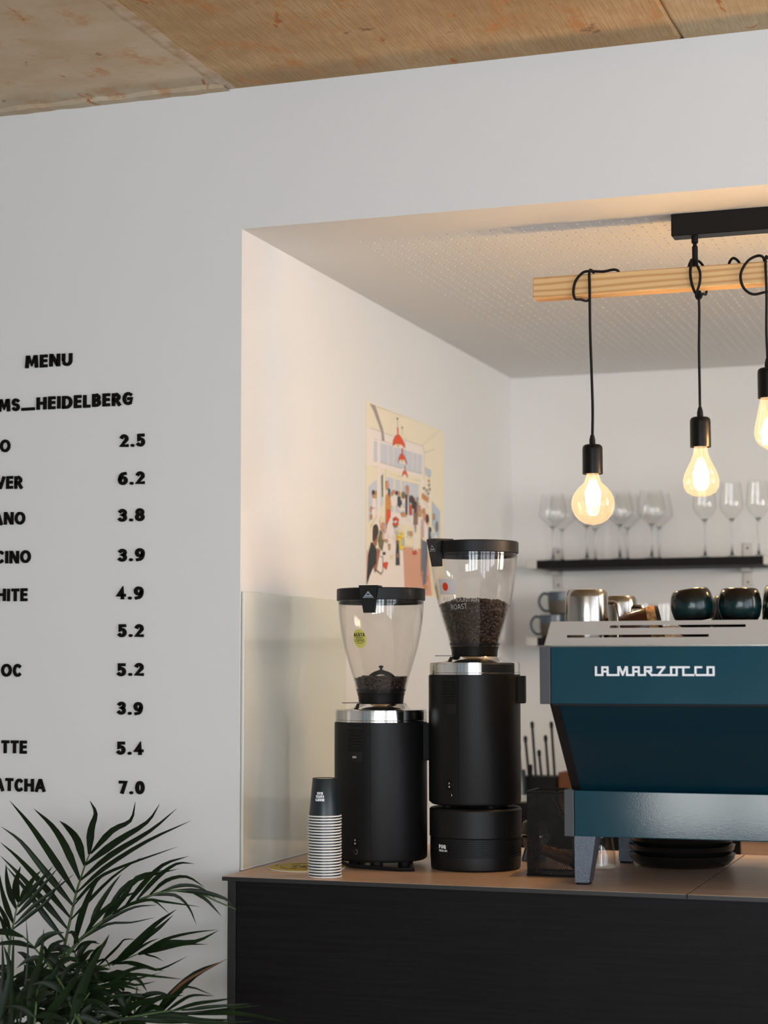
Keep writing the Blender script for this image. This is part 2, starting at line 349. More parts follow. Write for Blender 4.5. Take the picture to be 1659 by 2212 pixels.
# ------------------------------------------------------------------ stroke lettering
def arc(cx, cy, rx, ry, a0, a1, n=8):
    return [(cx + rx * math.cos(math.radians(a0 + (a1 - a0) * i / n)), cy + ry * math.sin(math.radians(a0 + (a1 - a0) * i / n))) for i in range(n + 1)]
GL = {   # width, strokes in the unit square; a stroke starting with 'o' is closed
 'A': (.78, [[(0, 0), (.44, 1), (.56, 1), (1, 0)], [(.18, .3), (.82, .3)]]),
 'B': (.62, [[(0, 0), (0, 1), (.5, 1)] + arc(.5, .77, .42, .23, 90, -90, 6) + [(.05, .54)], [(.05, .54), (.5, .54)] + arc(.5, .27, .5, .27, 90, -90, 6) + [(0, 0)]]),
 'C': (.66, [arc(.56, .5, .56, .5, 52, 308, 14)]),
 'D': (.74, [[(0, 0), (0, 1), (.4, 1)] + arc(.4, .5, .6, .5, 90, -90, 10) + [(0, 0)]]),
 'E': (.54, [[(1, 1), (0, 1), (0, 0), (1, 0)], [(0, .52), (.92, .52)]]),
 'F': (.52, [[(1, 1), (0, 1), (0, 0)], [(0, .5), (.9, .5)]]),
 'G': (.72, [arc(.56, .5, .56, .5, 52, 320, 14) + [(1, .12), (1, .48), (.62, .48)]]),
 'H': (.72, [[(0, 0), (0, 1)], [(1, 0), (1, 1)], [(0, .52), (1, .52)]]),
 'I': (.22, [[(.5, 0), (.5, 1)]]),
 'K': (.66, [[(0, 0), (0, 1)], [(1, 1), (.1, .48), (1, 0)]]),
 'L': (.52, [[(0, 1), (0, 0), (1, 0)]]),
 'M': (.9, [[(0, 0), (.07, 1), (.17, 1), (.5, .22), (.83, 1), (.93, 1), (1, 0)]]),
 'N': (.74, [[(0, 0), (0, 1), (.12, 1), (.88, 0), (1, 0), (1, 1)]]),
 'O': (.82, [['o'] + arc(.5, .5, .5, .5, 0, 345, 23)]),
 'P': (.6, [[(0, 0), (0, 1), (.5, 1)] + arc(.5, .73, .5, .27, 90, -90, 6) + [(0, .46)]]),
 'Q': (.82, [['o'] + arc(.5, .5, .5, .5, 0, 345, 23), [(.6, .3), (1, -.05)]]),
 'R': (.64, [[(0, 0), (0, 1), (.45, 1)] + arc(.45, .75, .46, .25, 90, -90, 6) + [(0, .5)], [(.45, .5), (1, 0)]]),
 'S': (.58, [arc(.5, .75, .5, .25, 35, 250, 9) + arc(.5, .26, .5, .26, 80, -145, 9)]),
 'T': (.62, [[(0, 1), (1, 1)], [(.5, 1), (.5, 0)]]),
 'U': (.72, [[(0, 1), (0, .4)] + arc(.5, .4, .5, .4, 180, 360, 8) + [(1, 1)]]),
 'V': (.74, [[(0, 1), (.46, 0), (.54, 0), (1, 1)]]),
 'Y': (.68, [[(0, 1), (.5, .45), (1, 1)], [(.5, .5), (.5, 0)]]),
 '_': (1.0, [[(0, .02), (1, .02)]]),
 '.': (.28, [['o'] + arc(.5, .04, .14, .06, 0, 320, 8)]),
 "'": (.2, [[(.5, 1), (.4, .72)]]),
 '&': (.7, [[(1, 0), (.2, .75)] + arc(.42, .82, .22, .18, 200, -10, 6) + [(.1, .35)] + arc(.38, .22, .36, .22, 160, 330, 6) + [(.95, .45)]]),
 '0': (.6, [['o'] + arc(.5, .5, .5, .5, 0, 345, 23)]),
 '1': (.4, [[(.1, .8), (.6, 1), (.6, 0)]]),
 '2': (.6, [arc(.48, .7, .46, .3, 155, -25, 9) + [(.02, 0), (1, 0)]]),
 '3': (.58, [arc(.45, .76, .47, .24, 150, -80, 9) + [(.35, .53)] + arc(.42, .27, .54, .27, 80, -145, 9)]),
 '4': (.64, [[(.72, 0), (.72, 1), (.02, .28), (1, .28)]]),
 '5': (.58, [[(.9, 1), (.14, 1), (.08, .56)] + arc(.42, .32, .54, .32, 105, -140, 10)]),
 '6': (.62, [[(.85, 1)] + arc(.62, .42, .62, .56, 105, 180, 6) + arc(.5, .31, .5, .31, 180, 520, 14)]),
 '7': (.58, [[(0, 1), (.96, 1), (.34, 0)]]),
 '8': (.6, [['o'] + arc(.5, .765, .44, .235, -90, 255, 15), ['o'] + arc(.5, .27, .5, .27, 90, 435, 17)]),
 '9': (.62, [[(.15, 0)] + arc(.38, .58, .62, .56, -75, 0, 6) + arc(.5, .69, .5, .31, 0, 340, 14)]),
}
def glyph_strips(ch, hw, wscale=1.0):
    """outline strips in cap-height units: list of (left points, right points, closed)"""
    w, strokes = GL[ch]; w *= wscale; res = []
    for st in strokes:
        closed = st[0] == 'o'; pts = st[1:] if closed else st
        P = [(hw + x * (w - 2 * hw), hw + y * (1 - 2 * hw)) for x, y in pts]
        n = len(P); Lp = []; Rp = []
        for i in range(n):
            a = P[i - 1] if (i > 0 or closed) else None; c = P[(i + 1) % n] if (i < n - 1 or closed) else None; b = P[i]
            def nrm(p, q):
                dx, dy = q[0] - p[0], q[1] - p[1]; l = math.hypot(dx, dy) or 1e-6; return (-dy / l, dx / l)
            if a is None: nx, ny = nrm(b, c); k = 1; ex = (-(c[0] - b[0]), -(c[1] - b[1]))
            elif c is None: nx, ny = nrm(a, b); k = 1; ex = (b[0] - a[0], b[1] - a[1])
            else:
                n1, n2 = nrm(a, b), nrm(b, c); nx, ny = n1[0] + n2[0], n1[1] + n2[1]; l = math.hypot(nx, ny)
                if l < 1e-4: nx, ny, k = n1[0], n1[1], 1
                else:
                    nx /= l; ny /= l; k = min(1.45, 1 / max(.2, nx * n1[0] + ny * n1[1]))
                ex = None
            bx, by = b
            if ex and not closed:
                l = math.hypot(*ex) or 1; bx += ex[0] / l * hw * .85; by += ex[1] / l * hw * .85
            Lp.append((bx + nx * hw * k, by + ny * hw * k)); Rp.append((bx - nx * hw * k, by - ny * hw * k))
        res.append((Lp, Rp, closed))
    return w, res
def glyph_mb(ch, hw, f, wscale=1.0):
    """f(u, v, d): d=0 back, d=1 front"""
    if ch == '.':
        return GL['.'][0] * wscale, MB().prism([(.14 * wscale + .118 * math.cos(i * PI / 7), .118 + .118 * math.sin(i * PI / 7)) for i in range(14)], lambda u, v: f(u, v, 0), lambda u, v: f(u, v, 1))
    w, strips = glyph_strips(ch, hw, wscale); mb = MB()
    for ks, (Lp, Rp, closed) in enumerate(strips):
        top = 1 + .05 * ks; n = len(Lp); vs = [f(*p, top) for p in Lp] + [f(*p, top) for p in Rp] + [f(*p, 0) for p in Lp] + [f(*p, 0) for p in Rp]; fs = []
        for i in range(n if closed else n - 1):
            j = (i + 1) % n
            fs += [(i, j, n + j, n + i), (i, 2 * n + i, 2 * n + j, j), (n + i, n + j, 3 * n + j, 3 * n + i)]
        if not closed: fs += [(0, n, 3 * n, 2 * n), (n - 1, 3 * n - 1, 4 * n - 1, 2 * n - 1)]
        mb.add(vs, fs)
    return w, mb
def text_width(s, hw, gap, wscale=1.0):
    t = 0
    for ch in s: t += (0.35 if ch == ' ' else GL[ch][0] * wscale) + gap
    return t - gap
def text_mb(s, hw, gap, f, wscale=1.0):
    """a whole line as one mesh (flat print)"""
    mb = MB(); u = 0
    for ch in s:
        if ch == ' ': u += .35 + gap; continue
        w, g = glyph_mb(ch, hw, lambda a, b, d, u=u: f(a + u, b, d), wscale); mb.add(g.v, g.f); u += w + gap
    return mb, u - gap
POSTER_PRINT = [
('w',[-1,435,31,435,485,439,510,420,502,222,477,222,474,345,161,337,-1,333]),
('b',[62,405,489,411,484,355,61,350]),
('w',[178,407,181,353,188,354,186,408]),
('q',[185,407,188,354,189,354,186,408]),
('w',[226,408,227,354,234,355,233,408]),
('q',[233,408,233,355,235,355,234,408]),
('w',[401,409,398,356,406,356,409,409]),
('q',[408,409,405,356,407,356,410,410]),
('w',[440,409,435,355,443,356,448,410]),
('q',[448,410,442,356,444,356,449,410]),
('b',[170,317,453,320,452,225,206,206,170,242]),
('c',[227,317,241,318,240,221,226,220]),
('c',[285,316,299,317,298,225,284,224]),
('b',[18,277,88,303,88,216,34,187,17,180]),
('b',[117,313,141,327,139,239,116,226]),
('v',[123,313,137,320,138,261,128,259]),
('w',[91,424,104,429,116,427,115,177,90,175]),
('g',[31,501,75,501,137,444,149,415,129,414,124,434,65,483]),
('m',[519,378,566,374,568,362,558,352,522,358]),
('m',[583,283,656,259,655,176,636,175,584,214]),
('f',[309,133,466,137,542,132,576,4,324,-3]),
('w',[147,170,206,224,389,226,487,223,482,199,270,196,270,168,309,104,322,0,-2,-9,8,31,103,100]),
('c',[270,189,469,192,469,137,309,133,293,168]),
('e',[537,134,598,53,618,5,576,4]),
('p',[-2,102,17,109,13,45,0,17]),
('w',[485,283,493,287,564,267,549,260]),
('w',[488,317,585,301,564,288]),
('o',[503,292,502,288,498,284,493,283,488,283,484,286,483,290,484,295,488,298,493,300,498,299,502,296]),
('o',[523,289,522,285,518,281,513,280,508,280,504,283,503,287,505,292,508,295,513,297,518,296,522,293]),
('o',[546,286,545,281,541,278,536,276,531,277,527,280,526,284,527,288,531,292,536,294,541,293,545,290]),
('v',[511,316,510,314,507,312,503,312,500,312,497,313,496,315,497,317,500,318,504,319,507,319,510,318]),
('v',[536,312,535,310,532,308,529,308,525,308,523,309,522,311,523,313,525,314,529,315,532,315,535,314]),
('v',[559,330,558,328,556,326,552,325,548,326,546,327,545,328,546,330,549,332,552,333,556,333,558,332]),
('v',[564,318,563,316,561,314,557,313,553,313,551,315,550,316,551,318,554,320,557,321,561,321,563,320]),
('v',[551,304,550,302,548,300,544,300,540,300,538,301,537,303,538,305,541,306,544,307,548,307,550,306]),
('o',[559,342,558,340,554,339,550,338,545,338,542,339,540,341,542,342,545,344,550,345,554,345,558,344]),
('r',[259,464,269,465,270,445,261,444]),
('r',[265,445,281,445,309,435,326,423,325,413,304,418,271,421,244,415,221,408,225,424,244,439]),
('w',[225,408,244,415,267,419,300,419,318,415,304,411,248,406]),
('y',[274,416,273,414,270,412,267,411,263,411,260,412,259,414,260,416,263,418,267,419,270,419,273,418]),
('r',[299,410,309,411,309,397,300,396]),
('r',[303,397,323,391,342,378,345,369,335,370,328,378,303,380,276,373,269,364,271,377,285,390]),
('w',[271,369,287,377,318,380,337,371,309,366]),
('y',[309,376,308,374,306,373,303,372,300,372,298,373,297,375,298,377,300,378,303,379,306,379,308,378]),
('r',[325,362,331,363,331,350,325,349]),
('r',[326,350,339,348,352,335,346,332,304,332,311,345]),
('w',[309,331,315,338,332,339,344,332]),
('q',[260,488,261,465,264,465,263,488]),
('k',[302,469,304,448,305,448,304,469]),
('q',[327,444,327,362,328,362,329,445]),
('k',[265,490,265,489,263,488,261,488,258,488,257,488,256,489,257,490,258,491,261,492,263,492,265,491]),
('k',[307,470,306,469,305,468,303,468,301,468,299,468,299,469,299,470,301,471,303,471,305,471,306,471]),
('q',[74,500,640,509,641,510,75,501]),
('q',[661,507,484,438,486,438,663,507]),
('q',[483,438,509,420,511,421,486,438]),
('q',[510,420,614,442,613,443,509,421]),
('q',[30,435,121,435,122,436,31,436]),
('q',[144,435,225,435,226,436,144,436]),
('q',[328,436,484,437,485,438,328,437]),
('q',[65,410,91,410,91,411,65,411]),
('q',[117,412,220,412,221,413,118,413]),
('q',[328,412,489,415,490,415,328,412]),
('q',[61,349,90,350,91,350,62,350]),
('q',[117,351,299,352,299,353,117,352]),
('q',[332,352,483,355,484,356,332,353]),
('q',[32,334,90,335,91,336,33,334]),
('q',[168,327,299,328,299,329,168,327]),
('q',[356,331,468,333,469,334,356,331]),
('q',[156,337,158,276,160,276,158,337]),
('q',[170,317,298,318,299,318,170,317]),
('q',[298,318,453,320,454,321,299,318]),
('q',[506,420,500,340,502,340,508,420]),
('q',[581,283,655,259,657,259,584,283]),
('q',[485,315,563,288,566,288,487,316]),
('q',[487,283,545,259,547,260,489,283]),
('q',[35,169,87,205,85,205,33,170]),
('q',[270,197,472,200,472,200,270,197]),
('q',[325,137,392,136,393,137,326,138]),
('q',[536,134,597,56,599,57,538,135]),
('q',[333,161,393,162,393,163,333,162]),
('s',[221,275,220,272,217,270,213,269,209,269,206,271,205,274,206,277,209,279,213,281,217,280,220,278]),
('w',[200,265,226,267,227,241,199,239]),
('s',[237,281,236,278,233,276,229,275,225,275,222,277,221,280,222,283,225,285,229,286,233,286,236,284]),
('w',[216,270,242,272,243,244,215,241]),
('d',[260,280,259,277,256,275,252,274,248,274,245,276,244,279,245,282,248,284,252,285,256,285,259,283]),
('w',[239,270,265,272,266,246,238,244]),
('s',[281,281,280,277,277,275,273,274,269,274,266,276,265,279,266,282,269,285,273,286,277,285,280,283]),
('n',[260,270,286,272,287,246,259,244]),
('d',[414,274,413,271,410,268,406,267,402,267,399,269,398,272,399,276,402,278,406,279,410,279,413,277]),
('k',[392,267,420,269,422,250,391,247]),
('g',[449,278,448,275,445,273,441,271,436,272,433,274,432,277,433,280,436,282,441,284,445,283,448,281]),
('g',[427,266,454,269,456,239,425,237]),
('s',[471,255,470,252,467,250,463,249,458,249,455,251,454,254,455,257,459,260,463,261,467,260,470,258]),
('t',[449,248,477,251,478,231,448,229]),
('v',[331,280,328,276,321,272,312,270,304,270,297,273,295,277,297,282,304,286,313,288,322,287,328,285]),
('r',[323,272,322,270,320,269,317,268,314,268,312,269,312,271,312,273,314,275,317,276,320,275,322,274]),
('p',[326,300,325,296,324,294,322,293,320,294,319,296,318,299,319,302,320,304,322,305,324,305,326,303]),
('w',[301,267,327,270,322,256,305,254]),
('d',[64,263,63,259,60,256,56,255,52,255,48,258,47,262,48,266,52,269,56,270,60,270,63,267]),
('s',[67,255,66,252,63,250,59,248,55,249,53,251,52,254,53,257,55,259,59,260,63,260,66,258]),
('w',[47,247,73,251,82,226,43,223]),
('s',[82,266,81,263,79,261,77,260,74,261,72,262,71,265,72,268,74,270,77,271,79,271,81,269]),
('y',[82,256,81,253,79,251,76,250,74,250,72,252,71,255,72,258,74,260,77,261,79,261,81,259]),
('s',[50,218,49,214,45,211,41,210,36,210,33,213,31,216,33,220,36,223,41,224,45,224,49,221]),
('w',[43,217,82,223,64,200,43,196]),
('t',[46,197,45,194,42,191,39,190,35,190,32,193,31,196,32,200,35,203,39,204,42,203,45,201]),
('n',[270,260,294,262,298,243,275,241]),
('s',[183,296,181,290,177,285,171,283,165,284,161,288,159,293,161,299,165,303,171,305,177,305,181,301]),
('k',[179,286,195,285,195,251,184,249]),
('o',[163,266,181,272,199,251,202,237,188,224,165,187,158,188,160,255]),
('r',[169,226,199,228,197,210,174,188,165,187]),
('n',[161,187,169,188,163,171,158,177]),
('n',[332,279,350,284,367,281,367,228,331,226]),
('w',[350,282,358,283,361,225,348,225]),
('s',[361,294,360,289,355,285,350,283,344,284,340,287,338,292,340,296,344,300,350,302,356,301,360,298]),
('t',[359,304,358,301,353,298,347,297,341,297,336,299,335,302,336,305,341,308,347,309,353,309,358,307]),
('d',[402,274,400,269,393,264,385,262,377,263,371,266,369,272,371,277,377,282,385,284,394,283,400,280]),
('r',[367,253,387,258,390,231,372,226]),
('w',[256,240,326,241,326,236,256,235]),
('e',[307,245,306,243,301,240,296,239,290,239,286,241,285,244,286,246,290,249,296,250,302,250,306,248]),
('t',[284,226,312,230,341,225,336,219,300,216]),
('d',[434,262,432,256,427,252,421,250,414,251,410,254,408,260,410,265,414,269,421,271,427,270,432,267]),
('d',[408,258,434,260,430,240,420,225,408,238]),
('h',[406,237,439,238,441,205,403,201]),
('w',[403,201,437,203,439,127,400,127]),
('n',[413,200,425,201,423,181,417,181]),
('r',[415,122,414,120,410,117,405,116,399,117,395,119,394,121,395,124,399,126,405,127,410,126,414,125]),
('r',[429,125,428,121,425,118,422,117,418,118,416,121,415,124,416,128,418,131,422,132,425,132,428,129]),
('t',[512,249,510,245,505,242,499,241,492,241,487,244,486,247,487,251,492,254,499,256,505,256,510,253]),
('s',[517,236,516,230,511,225,505,223,499,224,495,228,493,234,495,240,499,244,505,246,511,245,516,241]),
('d',[547,228,545,220,539,214,532,212,524,213,519,218,517,226,519,233,524,239,532,242,540,240,545,235]),
('s',[540,211,539,207,535,204,530,202,525,203,521,206,520,210,521,214,525,217,530,218,535,217,539,215]),
('i',[477,219,500,224,502,174,477,171]),
('w',[500,216,538,208,541,172,514,158,499,163]),
('j',[472,168,489,161,486,78,470,74]),
('u',[487,161,530,160,526,108,518,41,490,32,486,82]),
('n',[521,158,531,159,529,106,519,106]),
('s',[490,66,488,62,485,60,481,59,476,60,473,62,472,65,473,68,476,70,481,71,485,71,488,69]),
('t',[536,54,535,51,531,48,526,47,521,48,517,50,516,53,517,56,521,58,526,59,531,59,535,57]),
('t',[528,27,526,24,520,22,513,21,505,21,500,23,498,26,500,29,505,31,513,32,521,32,526,30]),
('n',[543,203,569,205,576,181,579,113,562,113,540,166]),
('m',[558,193,600,188,594,172,568,174]),
('t',[606,239,605,234,602,231,597,229,593,230,590,233,589,238,590,243,594,247,598,248,602,247,605,244]),
('h',[636,213,634,205,630,199,625,196,620,198,616,204,615,211,616,219,620,226,625,228,630,226,634,221]),
('r',[237,204,236,202,232,200,228,199,224,200,221,201,220,203,221,205,224,207,228,208,233,208,236,206]),
('r',[253,208,252,206,249,204,244,203,240,204,237,205,236,207,237,210,240,211,244,212,249,212,252,211]),
('r',[269,205,268,203,265,201,261,200,256,200,253,202,252,204,253,206,256,208,261,209,265,209,268,207]),
('r',[234,191,233,189,230,187,226,186,222,186,219,188,218,190,219,192,222,194,226,195,230,194,233,193]),
('r',[250,191,249,188,246,186,242,185,238,186,235,187,234,189,235,192,238,193,242,194,246,194,249,193]),
('r',[265,195,264,192,261,190,257,189,253,190,250,191,249,193,250,196,253,197,257,198,261,198,264,197]),
('v',[256,185,254,183,249,182,242,181,235,181,230,182,228,183,230,185,235,186,242,187,249,187,254,186]),
('b',[231,182,254,183,249,164,235,163]),
('y',[253,173,302,179,316,149,314,125,269,124,265,149,249,150]),
('l',[246,168,291,170,286,165,249,164]),
('l',[293,153,309,157,312,138,293,135]),
('r',[257,158,288,158,288,156,257,156]),
('w',[261,182,269,183,269,173,261,172]),
('w',[272,183,281,184,281,173,272,173]),
('w',[284,184,293,185,292,174,284,174]),
('w',[296,185,304,185,304,175,296,174]),
('h',[271,144,269,141,264,139,258,138,251,138,247,140,245,142,247,145,251,147,258,148,264,148,269,146]),
('n',[249,138,269,138,271,112,276,80,243,78,246,115]),
('h',[248,111,273,112,275,100,245,99]),
('w',[224,158,242,159,242,146,226,146]),
('t',[178,132,196,133,192,117,183,117]),
('w',[196,139,195,137,191,136,186,135,181,135,178,136,176,138,178,140,181,141,186,142,191,142,195,141]),
('t',[175,141,173,139,168,137,160,136,153,137,147,138,145,140,147,142,153,144,160,145,168,145,173,143]),
('w',[196,157,194,154,190,151,185,149,180,150,176,152,174,156,176,160,180,163,185,164,190,163,194,161]),
('e',[191,102,219,108,219,91,194,91]),
('w',[228,90,224,88,215,87,203,86,190,85,181,86,178,88,181,90,190,91,203,93,215,93,224,92]),
('e',[192,102,219,107,219,92,195,92]),
('w',[386,214,385,211,381,208,376,207,372,207,368,209,367,212,368,215,372,218,377,219,381,219,385,217]),
('w',[359,213,357,210,354,208,349,207,344,207,341,209,340,212,341,215,344,217,349,219,354,218,357,216]),
('m',[365,174,364,171,361,169,357,168,353,168,350,170,349,173,350,176,353,179,357,180,361,179,364,177]),
('o',[390,175,389,171,384,168,378,166,373,167,368,169,367,173,369,177,373,180,379,181,384,181,389,178]),
('r',[144,85,176,81,161,62,133,70]),
('h',[98,96,131,93,132,57,118,46,77,55]),
('w',[102,95,128,91,129,59,116,50,81,58]),
('w',[131,100,151,101,158,82,138,80]),
('d',[154,105,152,103,149,102,143,101,138,101,134,102,133,104,134,106,138,108,143,108,149,108,152,107]),
('e',[141,193,139,186,132,181,123,179,114,180,107,184,104,190,107,197,114,202,123,205,132,204,139,199]),
('s',[144,179,142,173,138,168,132,166,125,167,121,171,119,177,121,183,126,187,132,189,138,188,142,184]),
('i',[143,184,161,193,158,165,143,158]),
('v',[110,166,138,158,139,138,127,111,107,119,96,137]),
('p',[146,153,144,147,141,142,136,140,131,142,128,146,126,151,128,157,131,162,136,164,141,162,144,158]),
('z',[95,164,92,155,84,148,73,145,63,147,55,152,52,161,55,170,63,176,74,179,84,178,92,172]),
('z',[52,161,90,155,66,130,52,135]),
('x',[90,149,79,125,66,115,49,126,62,134]),
('x',[90,116,109,110,101,98,71,49,55,67]),
('k',[39,129,62,120,78,113,76,75,53,64,25,39,4,15,6,38,15,95])]
